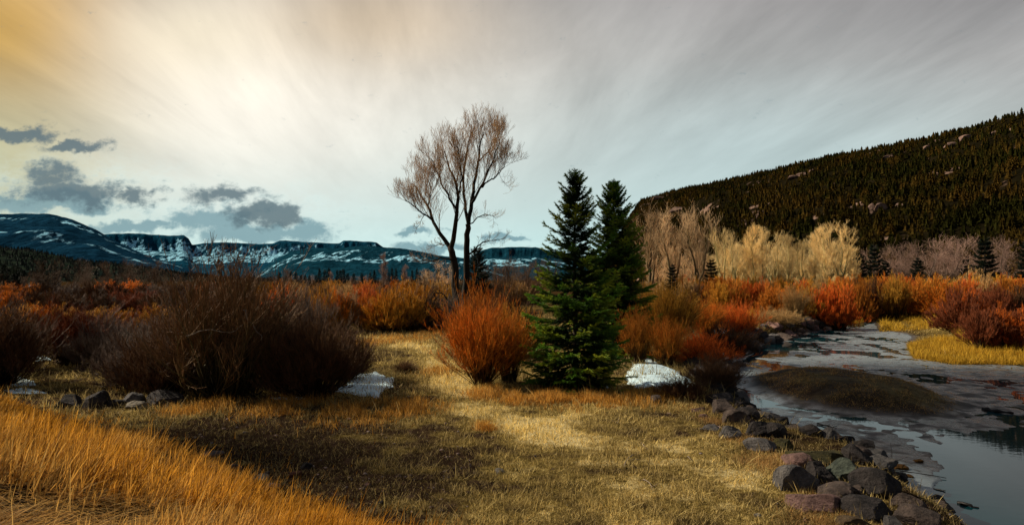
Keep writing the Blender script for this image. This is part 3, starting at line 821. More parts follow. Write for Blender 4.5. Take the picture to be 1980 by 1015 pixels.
# ------------------------------------------------------------------ shrubs
def bez(a, b, c, K):
    t = np.linspace(0, 1, K)[None, :, None]
    return (1 - t) ** 2 * a[:, None] + 2 * t * (1 - t) * b[:, None] + t * t * c[:, None]
def shrub_mb(seed, h=3.0, w=1.8, n=120, n2=6, n3=5, thick=.012, lean=.75, dome=.75, base=.25, tw=.0065, wild=.08, low=.0):
    """many stems rising from one root, spreading in a fan and ending in a dome of fine twigs"""
    r_ = np.random.default_rng(seed); mb = MB()
    ph = r_.random(n) * 2 * PI; s = np.sqrt(r_.random(n))
    b = np.stack([np.cos(ph), np.sin(ph), np.zeros(n)], -1) * (base * s)[:, None]
    lob = 1 + .30 * np.sin(ph * 2 + r_.random() * 6) * r_.random() + .25 * np.sin(ph * 3 + r_.random() * 6) + .15 * np.sin(ph * 5 + r_.random() * 6)
    out = np.where(r_.random(n) < .06, 1.18, 1.0)
    zt = h * (.72 + .28 * lob) * out * np.sqrt(np.clip(1 - (s * dome) ** 2, .05, 1)) * np.where(r_.random(n) < .25, r_.uniform(.35, .8, n), r_.uniform(.72, 1.08, n)) * (1 - low * s * r_.random(n))
    ph2 = ph + r_.normal(0, .55, n)
    e = np.stack([np.cos(ph2) * w * s * lob, np.sin(ph2) * w * s * lob, zt], -1)
    mid = b * 1.0 + (e - b) * np.array([.30, .30, .55]) + r_.normal(0, wild * h * .5, (n, 3)) * np.array([1, 1, .4])
    K = 8; P = bez(b, mid, e, K) + np.cumsum(r_.normal(0, wild * .16, (n, K, 3)), axis=1) * np.linspace(0, 1, K)[None, :, None]
    Rd = thick * np.linspace(1, .35, K)[None] * r_.uniform(.7, 1.3, n)[:, None]
    mb.tubes(P, Rd, 3, t=np.linspace(0, .75, K)[None] * np.ones((n, 1)), rnd=r_.random(n))
    def kids(P, cnt, L, spread, K2, t0, t1, rad, tlo=.3, tip=1.0):
        N, K, _ = P.shape; m = N * cnt
        i = np.repeat(np.arange(N), cnt); u = tlo + (1 - tlo) * r_.random(m) ** .8
        f = u * (K - 1); k = np.minimum(f.astype(int), K - 2); fr = (f - k)[:, None]
        st = P[i, k] * (1 - fr) + P[i, k + 1] * fr; tg = norm(P[i, k + 1] - P[i, k])
        d = norm(tg + r_.normal(0, spread, (m, 3)) + np.array([0, 0, .18]))
        ln = (L * (1.15 - .55 * u) * r_.uniform(.5, 1.3, m))[:, None]
        c1 = st + d * ln * .5; en = st + d * ln + np.array([0, 0, .18]) * ln
        Q = bez(st, c1, en, K2)
        mb.tubes(Q, rad * np.linspace(1, .5, K2)[None], 3, t=(t0 + (t1 - t0) * np.linspace(0, 1, K2))[None] * (.55 + .45 * u)[:, None], rnd=r_.random(m))
        return Q
    Q = kids(P, n2, h * .26, .34, 4, .55, .95, tw * 1.3)
    if n3: kids(Q, n3, h * .11, .40, 3, .7, 1.1, tw, tlo=.2)
    return mb
SHR = {}
def shrub_proto(key, matname, **kw):
    me = shrub_mb(**kw).mesh('shrub_stems'); me.materials.append(M[matname])
    c = np.empty(len(me.vertices) * 3, np.float32); me.vertices.foreach_get('co', c); c = c.reshape(-1, 3)
    SHR[key] = (me, float(np.percentile(c[:, 2], 98.5)), float(np.percentile(np.abs(c[:, 0]), 96)))
shrub_proto('vase', 'willow_orange', seed=1, h=3.2, w=1.9, n=260, n2=7, n3=4, thick=.014, base=.28, dome=.72, low=.3, wild=.14)
shrub_proto('dense', 'willow_orange', seed=2, h=3.0, w=2.3, n=240, n2=7, n3=5, thick=.014, base=.45, dome=.92, low=.35)
shrub_proto('round', 'willow_orange', seed=3, h=3.0, w=2.6, n=200, n2=7, n3=5, thick=.016, base=.5, dome=.97, low=.5, wild=.12, tw=.009)
shrub_proto('up', 'willow_orange', seed=4, h=3.2, w=1.35, n=200, n2=6, n3=4, thick=.013, base=.35, dome=.6, low=.25, wild=.05)
shrub_proto('bigbare', 'willow_olive', seed=5, h=5.0, w=2.2, n=200, n2=8, n3=4, thick=.022, base=.9, dome=.5, low=.5, wild=.22, tw=.008)
shrub_proto('tangle', 'willow_brown', seed=6, h=3.2, w=2.4, n=280, n2=8, n3=5, thick=.016, base=.6, dome=.85, low=.6, wild=.28, tw=.008)
shrub_proto('tangle_b', 'willow_brown', seed=8, h=2.8, w=2.2, n=220, n2=8, n3=5, thick=.014, base=.4, dome=.9, low=.55, wild=.30, tw=.007)
shrub_proto('far_a', 'willow_orange', seed=7, h=3.2, w=2.4, n=130, n2=7, n3=6, thick=.025, base=.5, dome=.93, low=.4, wild=.09, tw=.017)
shrub_proto('far_b', 'willow_orange', seed=17, h=3.2, w=2.0, n=130, n2=7, n3=6, thick=.025, base=.5, dome=.82, low=.3, wild=.07, tw=.017)
shrub_proto('far_c', 'willow_orange', seed=27, h=3.0, w=2.9, n=140, n2=7, n3=6, thick=.025, base=.7, dome=.97, low=.5, wild=.12, tw=.018)
SHRUBS = []
def shrub(key, px, base_py, top_py, half_px, matname, label, group=None, Y=None, name='willow_shrub', cat='shrub'):
    me, h, w = SHR[key]
    if Y is None:
        g0 = ground(px, base_py)
    else:
        x = (px - 990) / F * Y; g0 = np.array([x, Y, Hs(x, Y)])
    zt = at(px, top_py, g0[1])[2] - g0[2]
    o = link(name, me, None, loc=(g0[0], g0[1], g0[2] - .05))
    o.scale = (half_px * g0[1] / F / w, half_px * g0[1] / F / w * random.uniform(.9, 1.1), max(zt, .3) / h)
    o.rotation_euler.z = random.random() * 6.28
    o.material_slots[0].link = 'OBJECT'; o.material_slots[0].material = M[matname]
    SHRUBS.append(o)
    return tag(o, label, cat, group)
LS = 'bare shrubs on the left'
shrub('bigbare', 438, 768, 496, 112, 'willow_olive', 'tallest bare shrub with olive and brown stems, standing left of the meadow', LS)
shrub('tangle', 612, 768, 618, 80, 'willow_brown', 'dark brown tangled shrub between the tallest bare shrub and the snow patch', LS)
shrub('tangle_b', 535, 752, 592, 66, 'willow_brown', 'dark brown shrub tucked behind the tallest bare shrub on its right', LS)
shrub('tangle_b', 318, 762, 632, 78, 'willow_brown', 'brown tangled shrub leaning against the left of the tallest bare shrub', LS)
shrub('tangle', 385, 735, 566, 72, 'willow_grey', 'grey-brown shrub behind the tallest bare shrub', LS)
shrub('tangle_b', 250, 752, 645, 60, 'willow_grey', 'grey shrub with a narrow foot behind the flat pale stone', LS)
shrub('tangle_b', 205, 712, 615, 60, 'willow_grey', 'low grey shrub right of the vase shaped rusty shrub', LS)
shrub('vase', 135, 705, 592, 78, 'willow_crimson', 'rusty red vase shaped shrub with black stems at the far left', LS)
shrub('tangle', 0, 745, 590, 80, 'willow_brown', 'dark shrub cut by the left edge, in front of the white snow', LS)
shrub('tangle', -70, 720, 580, 90, 'willow_brown', 'dark shrub at the very left edge', LS)
shrub('tangle', 668, 735, 632, 48, 'willow_brown', 'low brown shrub just behind the left snow patch', LS)
shrub('tangle_b', 555, 715, 580, 80, 'willow_brown', 'brown shrub behind the tangled dark brown shrub', LS)
shrub('up', 595, 745, 565, 34, 'willow_grey', 'narrow dark upright shrub rising out of the brown tangle', LS)
shrub('round', 300, 705, 615, 62, 'willow_grey', 'grey domed shrub half hidden behind the brown tangle', LS)
shrub('dense', 785, 722, 695, 20, 'willow_brown', 'tiny dark shrub beside the pale path', LS)
shrub('tangle_b', 195, 690, 640, 45, 'willow_brown', 'small dark shrub behind the low grey shrub', LS)
MS = 'willows around the spruces'
shrub('vase', 932, 746, 585, 74, 'willow_orange', 'large red-orange willow fan right of the path, left of the spruce', MS)
shrub('up', 985, 740, 600, 50, 'willow_amber', 'amber-stemmed willow between the large orange willow and the spruce', MS)
shrub('round', 985, 690, 548, 66, 'willow_brown', 'brown willow behind the large orange willow', MS)
shrub('round', 925, 665, 556, 56, 'willow_orange', 'rusty willow behind and left of the large orange willow', MS)
shrub('vase', 1288, 668, 552, 66, 'willow_amber', 'tall amber willow just right of the second spruce', MS)
shrub('up', 1235, 705, 600, 40, 'willow_orange', 'dull orange willow against the right side of the near spruce', MS)
shrub('up', 1290, 708, 618, 38, 'willow_orange', 'dull orange upright willow behind the right snow patch', MS)
shrub('dense', 1355, 708, 640, 46, 'willow_red', 'bright orange-tipped willow above the right snow patch', MS)
shrub('vase', 1368, 655, 582, 36, 'willow_orange', 'dark-stemmed willow with orange tips left of the small golden clearing', MS)
shrub('vase', 1428, 662, 586, 38, 'willow_red', 'red willow in front of the small golden clearing', MS)
shrub('tangle_b', 1405, 690, 630, 50, 'willow_brown', 'low brown willow at the top of the riprap bend', MS)
shrub('tangle_b', 1385, 750, 690, 50, 'willow_brown', 'dark brush at the top of the riprap, right of the snow patch', MS)
shrub('tangle_b', 1320, 770, 725, 45, 'willow_brown', 'low dark brush at the lower tip of the right snow patch', MS)
shrub('dense', 1240, 660, 590, 50, 'willow_brown', 'brown willow behind the second spruce', MS)
shrub('round', 872, 642, 572, 42, 'willow_grey', 'dark grey thicket around the foot of the tall cottonwood', MS, Y=57)
shrub('round', 835, 640, 585, 42, 'willow_grey', 'grey shrub left of the foot of the tall cottonwood', MS)
shrub('up', 1535, 625, 555, 24, 'willow_pale', 'pale straw-coloured sapling clump at the creek bend', MS)
shrub('dense', 1500, 628, 598, 42, 'willow_pale', 'low pinkish willow on the rocks of the creek bend', MS)

# bands of willows on the valley floor, each willow its own
def band(pxs, base, top, half, mats, zone, seed, jit=10):
    r_ = random.Random(seed); n = 0
    for px in pxs:
        n += 1
        b = base(px) if callable(base) else base; t = top(px) if callable(top) else top
        mt = r_.choice(mats)
        key = r_.choice(['far_a', 'far_b', 'far_c'])
        cn = {'willow_orange': 'orange', 'willow_red': 'red-orange', 'willow_amber': 'amber', 'willow_pale': 'pale straw', 'willow_brown': 'brown', 'willow_grey': 'grey', 'willow_olive': 'olive brown', 'willow_crimson': 'dark red'}[mt]
        b_ = b + r_.uniform(-jit, jit) * .35; Y = CH * F / (b_ - HZ)
        o = shrub(key, px + r_.uniform(-jit, jit), b_, t + r_.uniform(-jit, jit) * .6, half * r_.uniform(.75, 1.25), mt,
                  '%s willow %s' % (cn, zone), 'willows ' + zone, Y=Y)
        o['_px'] = float(px)
def fr(a, b, s): return [float(v) for v in np.arange(a, b, s)]
OR = ['willow_orange', 'willow_orange', 'willow_red', 'willow_amber', 'willow_orange', 'willow_brown', 'willow_amber', 'willow_olive']
band(fr(540, 850, 26), 640, lambda p: 566, 36, OR, 'in the front row left of the tall cottonwood', 1)
band(fr(530, 870, 22), 612, 556, 28, OR + ['willow_pale'], 'in the middle row left of the tall cottonwood', 2, 7)
band(fr(525, 1040, 20), 588, 548, 26, ['willow_orange', 'willow_amber', 'willow_brown', 'willow_pale', 'willow_brown'], 'in the back row below the far conifers', 3, 5)
band(fr(-20, 350, 34), 642, 596, 42, ['willow_orange', 'willow_amber', 'willow_amber', 'willow_crimson'], 'in the amber row behind the rusty shrub', 4)
band(fr(-10, 420, 30), 608, 566, 36, ['willow_brown', 'willow_brown', 'willow_crimson', 'willow_olive', 'willow_orange'], 'in the brown row at the left', 5, 8)
band(fr(-10, 480, 24), 584, 549, 30, ['willow_brown', 'willow_grey', 'willow_orange', 'willow_brown'], 'in the farthest row at the left', 6, 6)
band(fr(1350, 1500, 24), 600, 548, 30, OR, 'below the sunlit bare trees', 7, 6)
band(fr(1495, 1620, 30), 618, 558, 34, ['willow_red', 'willow_orange', 'willow_orange', 'willow_amber'], 'at the head of the creek bend', 8, 6)
band(fr(1270, 1990, 21), 580, 540, 26, OR + ['willow_pale', 'willow_amber', 'willow_orange'], 'in the back row before the right wood', 9, 6)
band(fr(1640, 1990, 24), 604, 544, 36, OR + ['willow_pale'], 'in the middle row beyond the creek', 10, 7)
band(fr(1850, 2060, 26), 628, 562, 40, ['willow_orange', 'willow_red', 'willow_brown', 'willow_crimson'], 'in the front row beyond the creek', 11, 8)
band(fr(1890, 2080, 28), 655, 600, 46, ['willow_crimson', 'willow_crimson', 'willow_red'], 'in the dark red thicket at the right edge', 12, 8)
shrub('far_a', 716, 632, 563, 42, 'willow_red', 'brightest red willow dome, front row left of the tall cottonwood')
shrub('far_b', 795, 635, 551, 50, 'willow_amber', 'big amber willow dome left of the tall cottonwood')
shrub('far_b', 1880, 600, 528, 30, 'willow_pale', 'tall straw willow standing out of the right hand thicket', Y=95)
shrub('far_b', 1330, 585, 540, 22, 'willow_pale', 'pale thin willow between the second spruce and the orange willows')
ORD = 'leftmost second third fourth fifth sixth seventh eighth ninth tenth eleventh twelfth thirteenth fourteenth fifteenth sixteenth seventeenth eighteenth nineteenth twentieth twenty-first twenty-second twenty-third twenty-fourth twenty-fifth twenty-sixth twenty-seventh twenty-eighth twenty-ninth thirtieth thirty-first thirty-second'.split()
def ordered(os_):
    """name look-alikes of a row by their place in it"""
    by = {}
    for o in os_: by.setdefault(o['label'], []).append(o)
    for lb, l in by.items():
        if len(l) < 2: continue
        l.sort(key=lambda q: q.location.x / q.location.y)
        for k, o in enumerate(l):
            if k < len(ORD):
                w_ = lb.split(' ', 1)
                i_ = lb.find(' in the '); i_ = i_ if i_ > 0 else len(lb)
                for cut in (' in the ', ' below the ', ' at the ', ' before the ', ' beyond the ', ' within the ', ' between the '):
                    if 0 < lb.find(cut) < i_: i_ = lb.find(cut)
                o['label'] = ORD[k] + ' ' + lb[:i_] + (' from the left' if k else '') + lb[i_:]
ordered([o for o in SHRUBS if '_px' in o])
for o in SHRUBS:
    if '_px' in o: del o['_px']

# ------------------------------------------------------------------ bare trees
class Tree:
    def __init__(s, seed): s.r = np.random.default_rng(seed); s.by = {}
    def put(s, P, r0, r1, lv, t0, t1):
        P = np.asarray(P); s.by.setdefault((lv, len(P)), []).append((P, r0, r1, t0, t1))
    def kids(s, P, r0, L, lv, maxlv, cnt, spread, up, lo=.3, tmin=.0063, decay=.55, kmul=1.0):
        r = s.r; K = len(P)
        for c in range(cnt):
            u = lo + (1 - lo) * ((c + r.random()) / cnt); f = u * (K - 1); k = min(int(f), K - 2)
            st = P[k] + (P[k + 1] - P[k]) * (f - k); tg = norm(P[k + 1] - P[k])
            q = r.normal(size=3); q -= (q @ tg) * tg; q = norm(q)
            an = spread * r.uniform(.6, 1.35)
            d = norm(tg * math.cos(an) + q * math.sin(an) + np.array([0, 0, up * .3]))
            l = L * r.uniform(.6, 1.25) * (1.25 - .6 * u); n = 5 if lv < maxlv else 4
            pts = [st]; dd = d
            for j in range(n - 1):
                dd = norm(dd + np.array([0, 0, up * .22]) + r.normal(0, .10, 3)); pts.append(pts[-1] + dd * l / (n - 1))
            rr = max(r0 * (1 - .55 * u) * .55, tmin)
            s.put(pts, rr, max(rr * .45, tmin * .8), lv, min(1, .3 + .22 * lv), min(1.1, .45 + .22 * lv))
            if lv < maxlv: s.kids(np.array(pts), rr, L * decay, lv + 1, maxlv, max(2, int(round(cnt * kmul))), spread * 1.0, up, .2, tmin, decay, kmul)
    def mesh(s, name, sides0=8, matname='bark_dark', only=None):
        mb = MB()
        for (lv, K), L in s.by.items():
            if only and not only(lv): continue
            P = np.array([a[0] for a in L]); r0 = np.array([a[1] for a in L]); r1 = np.array([a[2] for a in L])
            t0 = np.array([a[3] for a in L]); t1 = np.array([a[4] for a in L]); q = np.linspace(0, 1, K)[None]
            mb.tubes(P, r0[:, None] * (1 - q) + r1[:, None] * q, sides0 if lv == 0 else (5 if lv == 1 else 3), t=t0[:, None] * (1 - q) + t1[:, None] * q)
        me = mb.mesh(name); me.materials.append(M[matname]); return me
def smooth_path(pts, n):
    pts = np.array(pts, float); t = np.linspace(0, 1, len(pts)); tt = np.linspace(0, 1, n)
    # Catmull-Rom
    out = []
    for q in tt:
        f = q * (len(pts) - 1); k = min(int(f), len(pts) - 2); u = f - k
        p0 = pts[max(k - 1, 0)]; p1 = pts[k]; p2 = pts[k + 1]; p3 = pts[min(k + 2, len(pts) - 1)]
        out.append(.5 * ((2 * p1) + (-p0 + p2) * u + (2 * p0 - 5 * p1 + 4 * p2 - p3) * u * u + (-p0 + 3 * p1 - 3 * p2 + p3) * u ** 3))
    return np.array(out)
def big_cottonwood():
    Y0 = 60.0; root = np.array([(888 - 990) / F * Y0, Y0, Hs((888 - 990) / F * Y0, Y0)])
    def w(px, py, dy=0):
        if py < 478: px = 888 + (px - 888) * .93; py = 478 - (478 - py) * .87
        return at(px, py, Y0 + dy) - root
    T = Tree(5)
    limbs = [  # points, r0, r1, twig length
        ([(884, 632, 0), (882, 560, 0), (878, 505, 0), (872, 478, 0)], .46, .34, 0),
        ([(903, 632, .6), (900, 580, .5), (902, 520, .5), (904, 468, .4), (907, 425, .3)], .42, .28, 0),
        ([(872, 480, 0), (852, 452, .3), (834, 420, .8), (822, 388, 1.2), (806, 360, 1.6), (790, 336, 2)], .24, .05, 2.6),
        ([(834, 420, .8), (812, 402, -.4), (792, 385, -1), (776, 372, -1.2)], .10, .03, 1.9),
        ([(822, 388, 1.2), (828, 358, .6), (826, 325, .4)], .08, .03, 1.6),
        ([(872, 480, 0), (880, 440, -.2), (884, 400, -.5), (886, 360, -.4), (878, 325, -.3), (864, 292, 0), (856, 262, .2)], .27, .05, 2.4),
        ([(884, 395, -.5), (864, 360, -1.2), (846, 322, -1.6), (832, 282, -2)], .12, .03, 2.1),
        ([(886, 362, -.4), (892, 322, -1), (890, 288, -1.4), (884, 258, -1.6)], .10, .03, 2.0),
        ([(907, 425, .3), (914, 380, .4), (920, 335, .6), (926, 290, .7), (932, 252, .8), (938, 222, .8)], .24, .04, 2.4),
        ([(907, 425, .3), (900, 385, 1), (896, 340, 1.4), (900, 295, 1.5), (906, 255, 1.3), (912, 222, 1.2)], .19, .04, 2.3),
        ([(914, 380, .4), (932, 345, -.6), (950, 308, -1.2), (964, 272, -1.4), (972, 238, -1.5)], .15, .03, 2.3),
        ([(932, 345, -.6), (955, 328, 0), (975, 308, .4), (988, 288, .6)], .09, .03, 1.9),
        ([(926, 290, .7), (950, 262, 1.8), (962, 236, 2.4)], .08, .03, 1.9),
        ([(878, 505, 0), (855, 500, -.8), (832, 506, -1.2), (812, 510, -1.4)], .10, .03, 1.2),
        ([(903, 500, .5), (918, 480, 0), (942, 466, -.3), (965, 462, -.3), (984, 455, -.4)], .10, .02, .9),
        ([(905, 440, .4), (922, 416, .8), (945, 405, 1), (966, 414, 1.1)], .08, .02, 1.0),
        ([(872, 478, 0), (850, 470, .6), (832, 478, .7)], .05, .02, .6),
        ([(822, 400, 1.1), (808, 420, 1.3), (800, 440, 1.3)], .04, .015, .5),
        ([(880, 595, -.3), (858, 570, -1.6), (838, 566, -2.4), (815, 556, -2.8)], .09, .02, 1.1),
    ]
    for pts, r0, r1, L in limbs:
        n = 14 if len(pts) > 3 else 8
        P = smooth_path([w(*p) for p in pts], n)
        P = P + T.r.normal(0, .05, P.shape) * (np.linspace(0, 1, n)[:, None] > .05)
        T.put(P, r0 * .85, r1 * .8, 0, .0, .45)
        if L: T.kids(P, max(r1 * 1.5, .04), L * 1.1, 1, 4 if L > 1.5 else 3, int(14 if L > 1.5 else 9), .66, .75 if L > 1.5 else .4, .18, .0075, .56, .52)
    e = empty('bare_cottonwood', root)
    link('trunk', T.mesh('trunk', 10, 'bark_dark', lambda l: l == 0), None, e)
    link('crown', T.mesh('crown', 8, 'bark_dark', lambda l: l > 0), None, e)
    tag(e, 'tallest bare cottonwood with two trunks, standing alone in the middle of the view', 'tree')
big_cottonwood()
def tree_proto(seed, h, w, up, shape):
    T = Tree(seed); r = T.r
    nst = {'multi': 3, 'round': 2, 'tall': 1}[shape]
    for s_ in range(nst):
        a = r.random() * 6.28; ln = (.16 if shape != 'round' else .30) * h * (nst > 1)
        P = smooth_path([(0, 0, 0), (math.cos(a) * ln * .15, math.sin(a) * ln * .15, h * .25), (math.cos(a) * ln * .6 + r.normal(0, .2), math.sin(a) * ln * .6, h * .55), (math.cos(a) * ln, math.sin(a) * ln, h * .93)], 10)
        P[1:] += r.normal(0, .012 * h, (9, 3)) * np.array([1, 1, .3])
        T.put(P, h * .020, h * .005, 0, 0, .35)
        T.kids(P, h * .010, w * 1.0, 1, 3, 12 if nst > 1 else 22, .85 if shape == 'round' else .72, up, .22 if shape == 'tall' else .34, .016, .52, .56)
    return T
TP = {}
for k, (sd, h, w, up, sh) in dict(tall_a=(31, 15, 3.6, .5, 'tall'), tall_b=(32, 15, 4.4, .55, 'multi'), tall_c=(33, 14, 3.4, .6, 'tall'), fan=(34, 15, 5.0, .55, 'multi'), dome=(35, 11, 5.0, .35, 'round'), dome_b=(36, 11, 4.6, .3, 'round')).items():
    T = tree_proto(sd, h, w, up, sh)
    cm = T.mesh('crown_' + k, 6, 'bark_pale', lambda l: l > 0)
    c = np.empty(len(cm.vertices) * 3, np.float32); cm.vertices.foreach_get('co', c)
    TP[k] = (T.mesh('trunk_' + k, 6, 'bark_pale', lambda l: l == 0), cm, float(np.percentile(c[2::3], 99.3)))
def tree(key, px, top, Y, mt, label, group, wf=1.0, name='bare_tree'):
    x = (px - 990) / F * Y; z = Hs(x, Y); hh = at(px, top, Y)[2] - z; tr, cr_, h = TP[key]
    e = empty(name, (x, Y, z), random.random() * 6.28); s = hh / h; e.scale = (s * wf, s * wf, s)
    for nm, me in (('trunk', tr), ('crown', cr_)):
        o = link(nm, me, None, e); o.material_slots[0].link = 'OBJECT'; o.material_slots[0].material = M[mt]
    return tag(e, label, 'tree', group)
SW = 'sunlit bare trees at the foot of the hill'
L_ = [('fan', 1258, 400, 135, 'bark_mid', 'leftmost tall bare tree, right behind the second spruce'), ('fan', 1302, 402, 140, 'bark_mid', 'tall bare tree second from the spruce with dark trunk'),
      ('fan', 1352, 400, 132, 'bark_mid', 'fan shaped bare tree with dark trunk, third from the spruce'), ('tall_b', 1400, 442, 150, 'bark_pale', 'bright bare tree right of the fan shaped tree'),
      ('tall_b', 1425, 450, 155, 'bark_pale', 'bright bare tree left of the gap in the sunlit stand'), ('tall_a', 1455, 436, 148, 'bark_pale', 'slim bright bare tree at the middle left of the sunlit stand'),
      ('tall_c', 1475, 440, 150, 'bark_pale', 'slim bright bare tree rising above its neighbours in the stand'), ('tall_b', 1495, 448, 155, 'bark_pale', 'bright bare tree in the middle of the sunlit stand'),
      ('tall_a', 1525, 452, 150, 'bark_pale', 'yellowish bare tree with a pale trunk in mid stand'), ('tall_b', 1550, 462, 156, 'bark_pale', 'lower rounded bright tree right of mid stand'),
      ('tall_c', 1575, 446, 150, 'bark_pale', 'creamy bare tree third from the right end of the stand'), ('tall_a', 1595, 438, 146, 'bark_pale', 'creamy bare tree second from the right end of the stand'),
      ('tall_b', 1628, 428, 148, 'bark_pale', 'tallest pale tree at the right end of the sunlit stand')]
for a in L_: tree(*a, SW)
for k, px in enumerate(fr(1262, 1660, 12.5)):
    tree(random.choice(['tall_a', 'tall_c', 'tall_b']), px + random.uniform(-5, 5), random.uniform(462, 492) if px > 1400 else random.uniform(478, 505), random.uniform(160, 200), 'bark_pale' if px > 1370 else 'bark_mid',
         'low pale bare tree within the sunlit stand, behind the taller trees', 'low trees behind the sunlit stand', 1.3)
RWL = [('dome', 1700, 480, 'greyish round bare tree left end of the dim right wood'), ('dome_b', 1728, 470, 'grey bare tree right of the dark spire conifer'), ('dome', 1762, 468, 'grey bare tree before the pale clearing'),
       ('dome_b', 1795, 462, 'mauve-grey round tree above the clearing'), ('dome', 1830, 455, 'broad mauve-grey tree with spreading crown'), ('dome_b', 1868, 458, 'mauve-grey tree left of the large dark conifer'),
       ('dome', 1925, 458, 'mauve-grey tree right of the large dark conifer'), ('dome_b', 1958, 462, 'mauve-grey tree near the right edge'), ('dome', 1995, 455, 'mauve-grey tree cut by the right edge')]
for k, px, top, lb in RWL: tree(k, px, top, random.uniform(175, 205), 'bark_mauve', lb, 'grey trees of the right wood', 1.1)
for px in fr(1690, 2010, 24): tree(random.choice(['dome', 'dome_b']), px, random.uniform(488, 505), random.uniform(215, 240), 'bark_brown', 'dim grey tree in the back of the right wood', 'back trees of the right wood', 1.2)
LT = [('dome', 98, 500, 150, 'bark_brown', 'brownish bare tree left of its twin at the far left'), ('dome_b', 138, 499, 148, 'bark_brown', 'round brownish bare tree, second at the far left'), ('dome', 165, 512, 160, 'bark_brown', 'low brownish tree left of the gap'),
      ('tall_b', 210, 506, 150, 'bark_brown', 'first tree of the olive-brown grove at left'), ('dome_b', 240, 500, 152, 'bark_brown', 'second tree of the olive-brown grove at left'), ('dome', 270, 502, 150, 'bark_brown', 'third tree of the olive-brown grove at left'),
      ('tall_b', 298, 503, 154, 'bark_brown', 'fourth tree of the olive-brown grove at left'), ('dome_b', 322, 520, 150, 'bark_brown', 'last and lowest tree of the olive-brown grove at left'), ('dome', 60, 525, 165, 'bark_brown', 'low bare tree near the left edge'),
      ('tall_c', 741, 489, 190, 'bark_mauve', 'pale brown tree rising alone above the far conifer row'), ('tall_a', 783, 512, 200, 'bark_mauve', 'thin bare tree right of the lone pale brown tree'), ('tall_a', 640, 525, 230, 'bark_mauve', 'small pale tree between the far conifers'),
      ('dome', 560, 520, 240, 'bark_mauve', 'pale tree at the left end of the far conifer row'), ('dome', 860, 505, 120, 'bark_mid', 'light bare tree behind the left trunk of the tall cottonwood'), ('dome_b', 830, 520, 125, 'bark_mid', 'light bare tree left of the tall cottonwood')]
for a in LT: tree(*a, 'bare trees of the valley')
for px in fr(935, 1070, 16): tree(random.choice(['dome', 'tall_b']), px, random.uniform(500, 514), random.uniform(135, 165), 'bark_brown', 'dark brown bare tree between the tall cottonwood and the near spruce', 'dark bare trees behind the spruce', 1.2)
for px in fr(10, 540, 26): tree(random.choice(['dome', 'dome_b']), px, random.uniform(524, 534), random.uniform(220, 270), 'bark_brown', 'low dim tree in the distant brush at the left', 'distant low trees at the left', 1.4)
for px in fr(545, 930, 22): tree(random.choice(['dome', 'dome_b']), px, random.uniform(528, 536), random.uniform(260, 320), 'bark_mauve', 'low greyish tree in the distant brush beyond the willows', 'distant low trees in the middle', 1.5)

